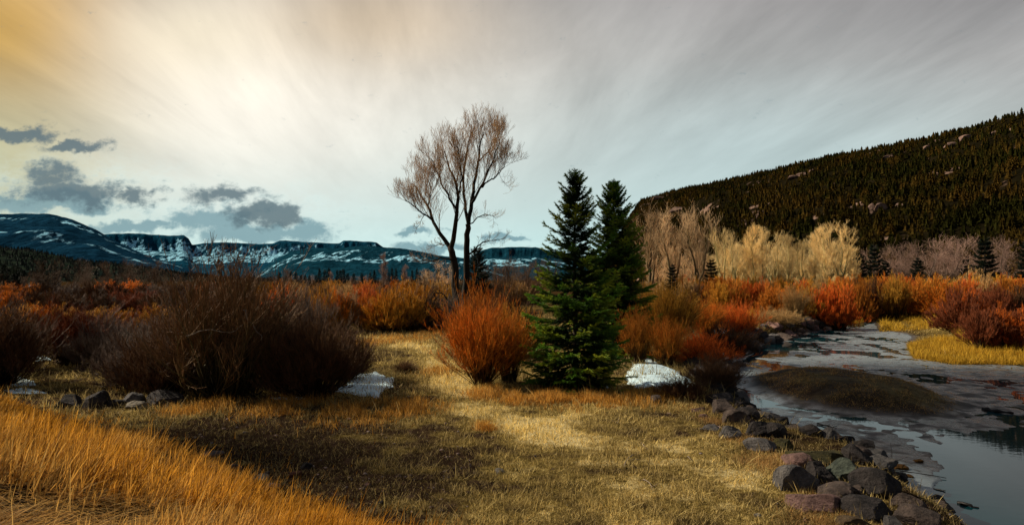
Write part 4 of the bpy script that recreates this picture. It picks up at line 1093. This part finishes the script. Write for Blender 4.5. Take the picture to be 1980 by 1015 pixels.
# ------------------------------------------------------------------ spruces
def spruce(seed, H_, R_, nb, dens, gap, needle=(.075, .013), low=.03, pw=.6):
    r = np.random.default_rng(seed)
    tb = MB(); K = 10; z = np.linspace(0, H_, K)
    tb.tubes(np.stack([.02 * np.sin(z), .02 * np.cos(z * 1.3), z], -1)[None], (np.linspace(H_ * .016, .008, K))[None], 9)
    wh = np.arange(nb) // 9; nw = wh.max() + 1
    hh = low * H_ + (H_ * .975 - low * H_) * (wh / nw) + r.normal(0, .012 * H_, nb) * np.where(wh / nw > .5, .45, 1.2)
    f = np.clip(hh / H_, 0, 1)
    L = R_ * (1 - f) ** pw * r.uniform(.70, 1.10, nb) * np.clip(.80 + f * 1.2, 0, 1) + .04
    L = L * np.where((f > .5) & (r.random(nb) < gap * .45), r.uniform(.25, .6, nb), 1)
    ph = np.arange(nb) * 2.39996 + r.normal(0, .3, nb)
    elev = np.radians(-16 + 58 * f ** 1.3 + r.normal(0, 6, nb))
    d = np.stack([np.cos(ph) * np.cos(elev), np.sin(ph) * np.cos(elev), np.sin(elev)], -1)
    st = np.stack([np.zeros(nb), np.zeros(nb), hh], -1)
    en = st + d * L[:, None]; en[:, 2] += .16 * L
    midp = st + d * L[:, None] * .5; midp[:, 2] -= .10 * L
    P = bez(st, midp, en, 7)
    lb = MB(); lb.tubes(P, (.006 + .009 * (L / R_))[:, None] * np.linspace(1.4, .4, 7)[None], 4)
    segs = [(P[:, i], P[:, i + 1]) for i in range(1, 6)]
    A = [s[0] for s in segs]; B = [s[1] for s in segs]
    sub = 13
    for c in range(sub):
        u = .15 + .82 * c / sub; fq = u * 6; k = int(fq); fr_ = fq - k
        q = P[:, k] * (1 - fr_) + P[:, min(k + 1, 6)] * fr_; tg = norm(P[:, min(k + 1, 6)] - P[:, k])
        sd = norm(np.cross(tg, np.array([0, 0, 1.]))) * (1 if c % 2 else -1)
        dd = norm(tg * .75 + sd * r.uniform(.6, 1.0, nb)[:, None] + r.normal(0, .15, (nb, 3)) + np.array([0, 0, -.12]))
        ll = (.05 + (.44 - .22 * f) * L * (1 - u * .75)) * r.uniform(.6, 1.2, nb)
        e2 = q + dd * ll[:, None]; A.append(q); B.append((q + e2) / 2); A.append((q + e2) / 2); B.append(e2 - np.array([0, 0, .04]) * ll[:, None])
    A = np.concatenate(A); B = np.concatenate(B); ln = np.linalg.norm(B - A, axis=1)
    cnt = np.maximum(2, (ln * dens * np.where((A[:, 2] + B[:, 2]) / 2 < H_ * .55, 1.5, 1.0)).astype(int)); idx = np.repeat(np.arange(len(A)), cnt); m_ = len(idx)
    u = r.random(m_)[:, None]; p0 = A[idx] + (B[idx] - A[idx]) * u; tg = norm(B - A)[idx]
    q = norm(r.normal(size=(m_, 3)) + np.array([0, 0, .25])); dr = norm(tg * 1.1 + q * .65)
    nl = needle[0] * r.uniform(.7, 1.4, m_)[:, None]; p1 = p0 + dr * nl
    sdv = norm(np.cross(dr, r.normal(size=(m_, 3)))) * needle[1] * .5
    V = np.stack([p0 - sdv, p0 + sdv, p1], 1).reshape(-1, 3)
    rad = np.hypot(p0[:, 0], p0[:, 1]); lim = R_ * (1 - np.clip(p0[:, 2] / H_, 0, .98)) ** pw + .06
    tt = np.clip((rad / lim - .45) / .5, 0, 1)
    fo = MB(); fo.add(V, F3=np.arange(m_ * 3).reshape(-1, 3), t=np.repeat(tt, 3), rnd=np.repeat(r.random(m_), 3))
    return tb, lb, fo
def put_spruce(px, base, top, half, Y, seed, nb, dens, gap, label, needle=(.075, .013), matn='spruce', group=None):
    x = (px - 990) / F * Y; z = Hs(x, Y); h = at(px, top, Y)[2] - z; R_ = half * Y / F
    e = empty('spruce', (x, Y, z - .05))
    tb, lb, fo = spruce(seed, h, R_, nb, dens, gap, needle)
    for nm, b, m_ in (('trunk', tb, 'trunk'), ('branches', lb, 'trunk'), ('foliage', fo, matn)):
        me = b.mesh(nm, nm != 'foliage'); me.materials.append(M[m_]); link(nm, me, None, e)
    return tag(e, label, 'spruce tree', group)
SG = 'spruces beside the meadow'
g0 = ground(1115, 752)
put_spruce(1112, 752, 324, 116, g0[1], 41, 330, 140, 1.1, 'nearest green spruce with open upper branches, in the centre of the view', (.10, .023), group=SG)
put_spruce(1187, 680, 345, 100, 36.0, 42, 360, 120, .15, 'second spruce, denser and darker, behind and right of the nearest spruce', (.11, .028), group=SG)
put_spruce(922, 600, 474, 44, 82.0, 43, 200, 26, .2, 'dark spruce just behind the right trunk of the tall cottonwood', (.22, .05), 'conifer')
CF = []
for s in range(4):
    tb, lb, fo = spruce(60 + s, 10, 2.1, 110, 14, .3, (.34, .11))
    me = fo.mesh('conifer_foliage', False); me.materials.append(M['conifer'])
    mt_ = tb.mesh('conifer_trunk'); mt_.materials.append(M['trunk']); CF.append((me, mt_))
def conifer(px, top, half, Y, label, group, mt='conifer'):
    x = (px - 990) / F * Y; z = Hs(x, Y); h = at(px, top, Y)[2] - z
    me, tr = random.choice(CF); e = empty('conifer', (x, Y, z), random.random() * 6)
    w = half * Y / F / 2.1; e.scale = (w, w, h / 10)
    link('foliage', me, None, e); link('trunk', tr, None, e)
    return tag(e, label, 'conifer', group)
for a in [(1300, 508, 20, 125, 'small dark conifer before the sunlit bare trees, near the second spruce'), (1375, 498, 24, 138, 'dark conifer between the sunlit bare trees'),
          (1690, 468, 24, 170, 'pointed dark conifer at the left end of the right wood'), (1664, 486, 20, 168, 'lower dark conifer beside the pointed one at the right wood'), (1712, 500, 20, 172, 'short dark conifer right of the pointed one'),
          (1905, 455, 32, 165, 'large dark conifer among the grey trees at right'), (1985, 462, 26, 175, 'dark conifer at the right edge'), (1868, 492, 20, 172, 'small dark conifer left of the large one at right'), (1775, 495, 22, 176, 'dark conifer behind the pale straw willows'),
          (262, 540, 14, 140, 'small dark conifer under the olive-brown grove'), (222, 540, 14, 140, 'tiny dark conifer left of the grove conifer'), (640, 655, 10, 45, 'young dark conifer in the brown tangle')]: conifer(*a[:5], 'scattered dark conifers')
for k, px in enumerate([540, 556, 562, 572, 582, 590, 598, 611, 618, 628, 636, 652, 658, 664, 672, 684, 700, 716, 724, 752, 758, 766, 782, 797, 806, 812, 820, 828, 848, 862]):
    conifer(px, random.choice([516, 520, 524, 526, 530]), random.uniform(6, 9), random.uniform(225, 255), 'dark conifer in the far row', 'far row of conifers left of the cottonwood')
for k in range(26):
    conifer(random.uniform(0, 110), random.uniform(500, 530), random.uniform(8, 13), random.uniform(230, 330), 'dark conifer in the wood by the left edge', 'conifers at the left edge')
for pre in ('bare_tree', 'conifer'):
    ordered([o for o in COL.objects if o.name.startswith(pre) and 'label' in o])

# ------------------------------------------------------------------ snow
def snow_mat():
    m, g = mat('old_snow')
    p = g.pos(); n = g.noise(p, 7, 5, .6); n2 = g.noise(p, 1.8, 3)
    c = g.mix(n.smooth(.35, .75), (.66, .88, .95), (.80, .96, 1.0))
    c = g.mix(g.noise(p, 22, 4, .7).smooth(.66, .76) * .6, c, (.20, .16, .11))
    return finish(m, g, c, .6, n + n2 * 1.5, .35, .05, spec=.2)
M['snow'] = snow_mat()
def snow(pts, th, label, seed, n=110):
    P = np.array([on_plane(p[0], p[1], 0.06)[:2] for p in pts]); c = P.mean(0)
    Q = np.vstack([P, P[:1]]); seg = np.linalg.norm(np.diff(Q, axis=0), axis=1); cum = np.concatenate([[0], np.cumsum(seg)]); u = np.linspace(0, cum[-1], n + 1)[:-1]
    X = np.interp(u, cum, Q[:, 0]); Y = np.interp(u, cum, Q[:, 1])
    for _ in range(2): X = (np.roll(X, 1) + X + np.roll(X, -1)) / 3; Y = (np.roll(Y, 1) + Y + np.roll(Y, -1)) / 3
    rad = 1 + .20 * fbm(u * 2.6, u * 0 + seed, 0, 5, seed)
    ks = np.concatenate([[1.03, 1.0], np.linspace(.985, .03, 24)])
    V = []
    for k in ks:
        x = c[0] + (X - c[0]) * rad * k; y = c[1] + (Y - c[1]) * rad * k
        e = -.10 if k > 1.01 else 0
        hgt = .62 * th * np.clip((1 - k) * 4, 0, 1) ** .7 * (.75 + .55 * fbm(x / .8, y / 1.1, 0, 3, seed + 2)) + .022 * fbm(x / .30, y / .4, 0, 3, seed + 5) * (k < .97)
        V.append(np.stack([x, y, H(x, y) + e + hgt], -1))
    V.append(np.array([[c[0], c[1], Hs(*c) + th * .8]])); V = np.vstack(V)
    i = np.arange(len(ks) - 1)[:, None]; j = np.arange(n)[None]
    q = np.stack([i * n + j, i * n + (j + 1) % n, (i + 1) * n + (j + 1) % n, (i + 1) * n + j], -1).reshape(-1, 4)
    b = (len(ks) - 1) * n; jj = np.arange(n); f3 = np.stack([b + jj, b + (jj + 1) % n, np.full(n, len(V) - 1)], -1)
    me = mesh_np('snow_patch', V - np.array([c[0], c[1], 0]), [q, f3])
    tag(link('snow_patch', me, M['snow'], loc=(c[0], c[1], 0)), label, 'snow', 'patches of old snow')
snow([(650, 752), (672, 738), (690, 722), (725, 716), (765, 731), (762, 744), (745, 752), (728, 765), (700, 760), (675, 757)], .16, 'bright snow patch left of the path beside the dark shrubs', 1)
snow([(1224, 690), (1250, 688), (1278, 702), (1306, 713), (1322, 726), (1350, 742), (1315, 748), (1285, 757), (1262, 748), (1228, 744), (1206, 730), (1220, 708)], .20, 'largest snow patch, right of the near spruce above the riprap', 2)
snow([(0, 728), (40, 727), (68, 737), (72, 745), (30, 746), (0, 742)], .10, 'snow patch at the left edge in front of the dark shrub', 3)
snow([(8, 753), (45, 748), (90, 757), (60, 760), (20, 759)], .06, 'thin snow strip just below the left edge patch', 4)
snow([(48, 688), (80, 685), (105, 692), (70, 695)], .08, 'small snow patch left of the vase shaped shrub', 5)
snow([(520, 764), (548, 762), (562, 767), (535, 769)], .04, 'sliver of snow under the left of the tangled shrub', 6)
snow([(568, 763), (590, 762), (592, 767), (572, 768)], .04, 'sliver of snow under the right of the tangled shrub', 7)
snow([(1376, 634), (1400, 633), (1410, 642), (1384, 643)], .16, 'small snow patch between the two dark-stemmed willows', 8)
snow([(730, 622), (742, 619), (745, 634), (735, 632)], .12, 'small snow patch under the red willow dome', 9)
snow([(822, 628), (852, 626), (862, 631), (840, 633)], .10, 'small snow patch left of the foot of the cottonwood', 10)
snow([(1370, 692), (1382, 696), (1388, 706), (1376, 702)], .08, 'little snow patch at the top of the riprap bend', 11)
snow([(262, 706), (285, 704), (290, 710), (268, 711)], .05, 'little snow patch behind the grey shrub with narrow foot', 12)
snow([(1160, 733), (1176, 736), (1178, 748), (1166, 744)], .05, 'bit of snow at the right foot of the nearest spruce', 13)
for pts, lb, sd in [([(0, 551), (78, 551), (78, 554), (0, 554)], 'snowy field strip far off at the left edge', 14)]:
    snow(pts, .3, lb, sd)

# ------------------------------------------------------------------ grass
def blades_at(mb, x, y, L, lean, leandir, width, K=4, curl=.4, rnd=None, dry=None):
    n = len(x); z = H(x, y) - .01
    d = np.stack([np.cos(leandir), np.sin(leandir), np.zeros(n)], -1)
    s = np.linspace(0, 1, K)
    an = lean[:, None] * (1 + curl * s[None])
    seg = L / (K - 1)
    dx = np.cumsum(np.concatenate([np.zeros((n, 1)), np.sin(an[:, 1:]) * seg[:, None]], 1), 1)
    dz = np.cumsum(np.concatenate([np.zeros((n, 1)), np.cos(an[:, 1:]) * seg[:, None]], 1), 1)
    P = np.stack([x, y, z], -1)[:, None] + d[:, None] * dx[..., None] + np.array([0, 0, 1.]) * dz[..., None]
    fa = rng.random(n) * PI
    side = np.stack([np.cos(fa), np.sin(fa), np.zeros(n)], -1)
    w = width[:, None] * np.array([1, .9, .65, .08] if K == 4 else [1, .8, .1])[None]
    mb.blades(P, w, side, rnd=rnd, extra=dict(dry=dry))
def polar(n, a0, a1, r0, r1, p=1.0):
    a = np.radians(rng.uniform(a0, a1, n)); u = rng.random(n)
    r = (r0 ** (1 - p) + (r1 ** (1 - p) - r0 ** (1 - p)) * u) ** (1 / (1 - p)) if p != 1 else r0 * (r1 / r0) ** u
    return np.sin(a) * r, np.cos(a) * r
def slope_grass():
    mb = MB(); x, y = polar(400000, -60, 35, 1.5, 34, .75)
    s = NB[0] * x + NB[1] * y; e = 7.3 + 1.7 * fbm(x / 1.5, y / 1.5, 0, 4, 71) + rng.exponential(.35, len(x))
    k = (s < e + .6) & (rng.random(len(x)) < np.clip((e + .6 - s) / 1.2, 0, 1) * np.clip(.75 + 1.6 * fbm(x / .45, y / .45, 0, 3, 79), .12, 1)) & (x < 5.0); x, y, s = x[k], y[k], s[k]
    n = len(x); tall = sst(0, 1.2, 7.7 - s)
    cl_ = fbm(x / .5, y / .5, 0, 3, 72)
    L = (.12 + .26 * rng.random(n)) * (.45 + .55 * tall) * (1 + .9 * cl_) * (1 + .5 * (rng.random(n) < .06))
    # combed-flat straw close to the camera on the left
    px, py = px_of(x, y, H(x, y)); flat = sst(8.3, 6.2, np.hypot(x + .6, y * .96)) * sst(.35, -.2, (x + 2.6) / 2) * sst(-.25, .25, fbm(x / .9, y / .9, 0, 3, 73) + .35)
    lean = np.where(rng.random(n) < flat, rng.uniform(1.1, 1.5, n), np.abs(rng.normal(.35, .22, n)))
    ld = rng.normal(-.15, .55, n) + fbm(x / .7, y / .7, 0, 2, 74) * 1.4 * flat
    dry = np.clip(.10 + .75 * flat + .75 * fbm(x / 1.3, y / 1.3, 0, 4, 75) + .5 * (rng.random(n) < .04), 0, 1)
    blades_at(mb, x, y, L, lean, ld, rng.uniform(.0018, .0050, n) * (1 + np.hypot(x, y) / 14), 4, .5, dry=dry)
    x, y = polar(80000, -64, 0, 2.0, 10.5, .9); s = NB[0] * x + NB[1] * y; q = fbm(x / .9, y / .9, 0, 3, 73)
    k = (s < 6.6) & (q + rng.normal(0, .25, len(x)) > -.25) & (np.hypot(x + .8, y) < 8.6 + 1.5 * q); x, y, q = x[k], y[k], q[k]; n = len(x)
    blades_at(mb, x, y, rng.uniform(.12, .42, n), rng.uniform(.95, 1.5, n), rng.normal(-.2, .5, n) + fbm(x / .6, y / .6, 0, 2, 76) * 2.2, rng.uniform(.0018, .0048, n), 4, .35, dry=np.clip(.55 + .5 * rng.normal(0, .5, n), 0, 1))
    tag(link('slope_grass', mb.mesh('slope_grass', False), M['slope_grass']), 'tall golden dry grass on the slope at the lower left', 'grass', kind='stuff')
slope_grass()
def meadow_grass():
    mb = MB(); x, y = polar(620000, -46, 46, 8, 75, 1.15)
    dry, mud, isl = masks(x, y); s = NB[0] * x + NB[1] * y
    dens = np.clip(.42 + 1.1 * sst(.05, .6, dry), 0, 1) * (mud < .3) * (s > 7.6) * (isl < .2)
    k = rng.random(len(x)) < dens; x, y, dry, isl = x[k], y[k], dry[k], isl[k]; n = len(x)
    cl_ = fbm(x / .45, y / .45, 0, 3, 82); patch = fbm(x / 3, y / 3, 0, 2, 83); r = np.hypot(x, y)
    L = rng.uniform(.05, .14, n) * (1 + .9 * np.clip(cl_, -.6, 1)) * (1 + 1.1 * sst(16, 30, r)) * (1 + 1.6 * (rng.random(n) < .035))
    lean = np.abs(rng.normal(.75, .4, n))
    gold = np.clip(dry * .75 + .22 * patch + rng.normal(0, .14, n) - .10, 0, 1)
    blades_at(mb, x, y, L, lean, rng.random(n) * 6.28, rng.uniform(.003, .007, n) * (.6 + r / 18), 3, .5, dry=gold)
    tag(link('meadow_grass', mb.mesh('meadow_grass', False), M['meadow_grass']), 'short dry grass over the flat meadow', 'grass', kind='stuff')
    # longer tufts at shrub feet and in hollows
    mb = MB(); cs = [(1040, 772, 40), (1075, 775, 34), (1115, 780, 60), (1150, 778, 46), (1000, 775, 36), (940, 765, 40), (300, 745, 50), (390, 790, 60), (560, 790, 80), (700, 800, 90), (800, 790, 60),
                     (850, 720, 40), (780, 655, 60), (840, 645, 50), (700, 665, 50), (940, 830, 20), (1300, 765, 40), (1230, 770, 60)]
    for px, py, w in cs:
        c = ground(px, py); k = w * c[1] / F; n = int(w * 42)
        a = rng.random(n) * 6.28; q = np.sqrt(rng.random(n)) * k * (1 + .3 * rng.normal(size=n)); x = c[0] + np.cos(a) * q; y = c[1] + np.sin(a) * q * 1.4
        tn = fbm(x / .5, y / .5, 0, 2, 90); kk = tn > -.25; x, y, tn = x[kk], y[kk], tn[kk]; n = len(x)
        blades_at(mb, x, y, rng.uniform(.10, .34, n) * (1 + .6 * tn), np.abs(rng.normal(.4, .3, n)), rng.random(n) * 6.28, rng.uniform(.003, .006, n) * (.5 + c[1] / 25), 4, .6, dry=np.clip(.25 + .3 * tn + rng.normal(0, .15, n), 0, 1))
    mt = MB()
    for px, py, w in [(1500, 890, 40), (1560, 945, 30), (1430, 850, 40), (1610, 985, 40), (1380, 815, 30), (1650, 990, 30), (1470, 900, 50), (1340, 790, 60), (1580, 1010, 60)]:
        c = ground(px, py); k = w * c[1] / F; n = int(w * 40); a = rng.random(n) * 6.28; q = np.sqrt(rng.random(n)) * k * (1 + .4 * rng.normal(size=n)); x = c[0] + np.cos(a) * q; y = c[1] + np.sin(a) * q * 1.4
        blades_at(mt, x, y, rng.uniform(.05, .17, n), np.abs(rng.normal(.7, .4, n)), rng.random(n) * 6.28, rng.uniform(.002, .004, n), 4, .6, dry=rng.uniform(.0, .6, n))
    tag(link('rock_edge_grass', mt.mesh('rock_edge_grass', False), M['island_grass']), 'dull brown grass growing between the riprap rocks', 'grass', kind='stuff')
    tag(link('tufted_grass', mb.mesh('tufted_grass', False), M['slope_grass']), 'longer golden tufts at the feet of shrubs and spruce', 'grass', kind='stuff')
meadow_grass()
def sedges():
    mb = MB()
    def patch(poly, n, L, seed, thr=-.2, dr=.4, wd=.012, zc=-.7):
        P = np.array([on_plane(*p, zc)[:2] for p in poly]); lo, hi = P.min(0), P.max(0)
        x = rng.uniform(lo[0], hi[0], n * 2); y = rng.uniform(lo[1], hi[1], n * 2)
        k = poly_in(x, y, P); x, y = x[k], y[k]; q = fbm(x / 1.1, y / 1.4, 0, 3, seed); kk = q > thr; x, y, q = x[kk], y[kk], q[kk]; n = len(x)
        blades_at(mb, x, y, L * rng.uniform(.5, 1.2, n) * (1 + .9 * q), np.abs(rng.normal(.7, .4, n)), rng.random(n) * 6.28, rng.uniform(.6, 1.2, n) * wd, 4, .9, dry=np.clip(dr + .6 * q + rng.normal(0, .15, n), 0, 1))
    patch([(1755, 660), (1800, 655), (1990, 668), (2150, 672), (2150, 697), (1850, 695), (1765, 684)], 60000, .5, 91, -.35, .5)
    patch([(1700, 622), (1740, 612), (1850, 606), (1880, 622), (1850, 638), (1700, 638)], 30000, .6, 92, -.1, .6, .018)
    patch([(1600, 610), (1700, 600), (1800, 596), (1960, 600), (2050, 630), (1850, 636), (1800, 612), (1700, 608), (1640, 616)], 50000, .6, 93, -.1, .35, .02, -.3)
    patch([(1385, 618), (1400, 600), (1490, 596), (1496, 612), (1480, 624)], 30000, .5, 94, -.8, .75, .014, 0)
    patch([(1850, 640), (1950, 636), (2100, 640), (2100, 662), (1850, 655)], 30000, .7, 95, -.2, .0, .016, -.4)
    tag(link('golden_sedge', mb.mesh('golden_sedge', False), M['sedge']), 'golden sedge tussocks on the bars beyond the creek', 'grass', kind='stuff')
    mb2 = mb = MB(); MBs = mb
    n = 34000; a = rng.random(n) * 6.28; q = np.sqrt(rng.random(n)); x = ISL[0] + np.cos(a) * q * 3.5; y = ISL[1] - .2 + np.sin(a) * q * 5.8
    tn = fbm(x / .6, y / .9, 0, 3, 97); k = tn > -.15; x, y, tn = x[k], y[k], tn[k]; n = len(x)
    blades_at(mb, x, y, rng.uniform(.03, .12, n) * (1 + .9 * tn) * (1 + 1.5 * (rng.random(n) < .04)), np.abs(rng.normal(1.0, .4, n)), rng.random(n) * 6.28, rng.uniform(.004, .009, n), 4, .7, dry=np.clip(.25 + .6 * tn, 0, .8))
    tag(link('island_grass', mb.mesh('island_grass', False), M['island_grass']), 'matted brown grass on the round mud island in the creek', 'grass', kind='stuff')
sedges()

# ------------------------------------------------------------------ pebbles, sticks
def pebbles():
    mb = MB(); V0, F0 = ICO[2]
    x, y = polar(7000, -40, 34, 9, 26, 1.0); dry, mud, isl = masks(x, y); s = NB[0] * x + NB[1] * y
    k = (s > 8.2) & (mud < .2) & (rng.random(len(x)) < np.clip(.6 - dry * .9, .03, 1) * sst(-.3, .4, fbm(x / 1.5, y / 1.5, 0, 3, 140))); x, y = x[k], y[k]; z = H(x, y)
    for a, b, c in zip(x, y, z):
        s_ = rng.lognormal(-3.95, .45); r = rng.uniform(.6, 1.3, 3) * s_ * np.array([1.2, 1, .6])
        V = V0 * (1 + .25 * rng.normal(size=(len(V0), 1)) * .4); th = rng.random() * 6
        R2 = np.array([[math.cos(th), -math.sin(th), 0], [math.sin(th), math.cos(th), 0], [0, 0, 1]])
        mb.add((V * r) @ R2.T + np.array([a, b, c + r[2] * .3]), F3=F0, rnd=float(rng.random()), t=0.0)
    m, g = mat('pebble')
    r = g.attr('rnd'); c = g.ramp(r, [(0, (.03, .022, .02)), (.4, (.09, .05, .042)), (.7, (.14, .12, .11)), (.9, (.30, .20, .17))])
    finish(m, g, c, .85)
    tag(link('pebbles', mb.mesh('pebbles'), m), 'small pebbles strewn over the bare soil', 'pebbles', kind='stuff')
pebbles()
m, g = mat('dead_wood'); M['dead'] = finish(m, g, g.ramp(g.noise(g.obj(), 14, 4), [(.3, (.16, .12, .08)), (.7, (.26, .20, .14))]), .85)
m, g = mat('wet_wood'); M['wet'] = finish(m, g, (.018, .014, .012), .5)
def stick(pts, rad, matn, label, name='fallen_stick', side=2, lift=.03, z=None):
    if z is None: P = np.array([ground(a, b) + np.array([0, 0, lift + c]) for a, b, c in pts])
    else: P = np.array([on_plane(a, b, z) + np.array([0, 0, c]) for a, b, c in pts])
    c0 = P[0].copy(); Q = smooth_path(P, 9) - c0; Q[1:-1] += rng.normal(0, rad * .25, (7, 3)); mb = MB()
    mb.tubes(Q[None], np.linspace(rad, rad * .4, 9)[None], 6)
    for _ in range(side):
        k = random.randint(2, 6); d = norm(Q[k + 1] - Q[k] + rng.normal(0, .6 * np.linalg.norm(Q[k + 1] - Q[k]), 3)); d[2] = abs(d[2]) * .6
        l = np.linalg.norm(Q[-1]) * .35; mb.tubes(np.array([Q[k], Q[k] + d * l * .5, Q[k] + d * l])[None], np.array([[rad * .5, rad * .4, rad * .2]]), 4)
    me = mb.mesh(name); me.materials.append(M[matn]); return tag(link(name, me, None, loc=c0), label, 'stick', 'dead sticks on the ground' if z is None else 'driftwood in the creek')
stick([(1206, 908, 0), (1212, 895, .03), (1224, 882, .02)], .014, 'dead', 'forked dead stick on the bright dry grass')
stick([(1240, 858, 0), (1246, 868, .03), (1254, 872, 0)], .012, 'dead', 'short pale stick below the leaning weeds of the meadow')
stick([(1244, 930, 0), (1256, 940, .02), (1262, 955, .03)], .012, 'dead', 'thin curved stick lying on the lower dry meadow')
stick([(1330, 885, 0), (1336, 893, .02)], .012, 'dead', 'tiny twig at the right of the dry meadow', side=0)
stick([(1194, 822, 0), (1197, 812, .05)], .010, 'dead', 'tiny upright twig in the grass below the spruce', side=1)
stick([(1725, 925, 0), (1725, 905, .3), (1722, 900, .62)], .014, 'wet', 'thin twig standing upright in the mud beside the water', z=-1.0, side=1)
stick([(1620, 878, .05), (1700, 905, .04), (1830, 926, .03)], .022, 'wet', 'long thin branch lying across the mud towards the water', z=-1.0)
stick([(1852, 972, .0), (1872, 978, .03), (1892, 982, .0)], .05, 'wet', 'short dark log floating on the still water', name='floating_log', z=-1.0, side=0)
stick([(1803, 944, .0), (1828, 950, .02)], .03, 'wet', 'small dark driftwood at the rim of the still water', z=-1.0, side=0)
stick([(1580, 820, .04), (1618, 830, .03)], .03, 'wet', 'short branch on the mud below the island', z=-1.0)
stick([(1898, 793, .03), (1960, 800, .02)], .12, 'wet', 'dark clod of wood on the far mud flat', z=-1.0, side=0)
# long pale dead branches hanging in the tallest bare shrub
for k, (pts, lb) in enumerate([([(470, 600, 0), (485, 625, 0), (505, 655, 0)], 'pale dead branch bent inside the tallest bare shrub'), ([(360, 650, 0), (400, 638, 0), (450, 640, 0), (470, 628, 0)], 'long pale dead branch lying level across the tallest bare shrub'),
                               ([(232, 632, 0), (262, 650, 0), (285, 657, 0)], 'bare pale branch sticking out of the brown tangle at left')]):
    P = np.array([at(a, b, 21.6) for a, b, _ in pts]); c0 = P[0].copy(); Q = smooth_path(P, 9) - c0; Q[1:] += rng.normal(0, .03, (8, 3)); mb = MB()
    mb.tubes(Q[None], np.linspace(.024, .008, 9)[None], 6); me = mb.mesh('dead_branch'); me.materials.append(M['dead'])
    tag(link('dead_branch', me, None, loc=c0), lb, 'branch', 'pale dead branches in the left shrubs')
for px, py, w, lb in [(1735, 905, 40, 'largest orange leaf-covered stone on the mud near the standing twig'), (1708, 898, 8, 'small orange stone left of the largest orange one'), (1752, 922, 26, 'orange stone below the largest orange one'), (1775, 892, 20, 'orange clod near the tip of the long branch')]:
    p = on_plane(px, py, -.98); o = link('orange_stone', ROCKS[2], None, loc=p + np.array([0, 0, .02])); s = w * p[1] / F / 2; o.scale = (s, s * .8, s * .3)
    o.material_slots[0].link = 'OBJECT'
    if 'leafy' not in RM: RM['leafy'] = rock_mat('leafy_stone', (.10, .045, .008), (.24, .11, .02))
    o.material_slots[0].material = RM['leafy']; tag(o, lb, 'stone', 'orange stones on the mud')

# ------------------------------------------------------------------ added out-of-view cloud shapes, placed to shade chosen ground
def sun_blocker_mat():
    m, g = mat('sun_blocker')
    return finish(m, g, (.8, .8, .82), 1.0, spec=0)
M['sun_blocker'] = sun_blocker_mat()
def sun_blocker(cx, cy, rx, ry, seed, alt=300.0, rot=0):
    """an added, unseen blocker whose shadow is centred at (cx, cy) on the ground"""
    V, Fc = ICO[4]; t = alt / SD[2]; c = np.array([cx, cy, 0]) + SD * t
    q = V.copy(); q = q * (1 + .30 * fbm(V[:, 0] * 1.7 + seed, V[:, 1] * 1.7, V[:, 2] * 1.7, 4, seed)[:, None])
    th = np.array([rx, ry, min(rx, ry) * .22]); q = q * th
    ca, sa = math.cos(rot), math.sin(rot); q[:, :2] = q[:, :2] @ np.array([[ca, sa], [-sa, ca]])
    me = mesh_np('sun_blocker', q, Fc); tag(link('sun_blocker', me, M['sun_blocker'], loc=c), kind='structure')
sun_blocker(-6.9, 15.6, 6.6, 3.0, 1, rot=-.3)
sun_blocker(18.3, 24.5, 10, 17, 2)
sun_blocker(15, 8, 6.5, 6, 4, rot=.4)
sun_blocker(-6.6, 5.2, 5.8, 3.3, 5, alt=150.0, rot=-.6)
sun_blocker(7.5, 5.5, 4.5, 4.5, 6)
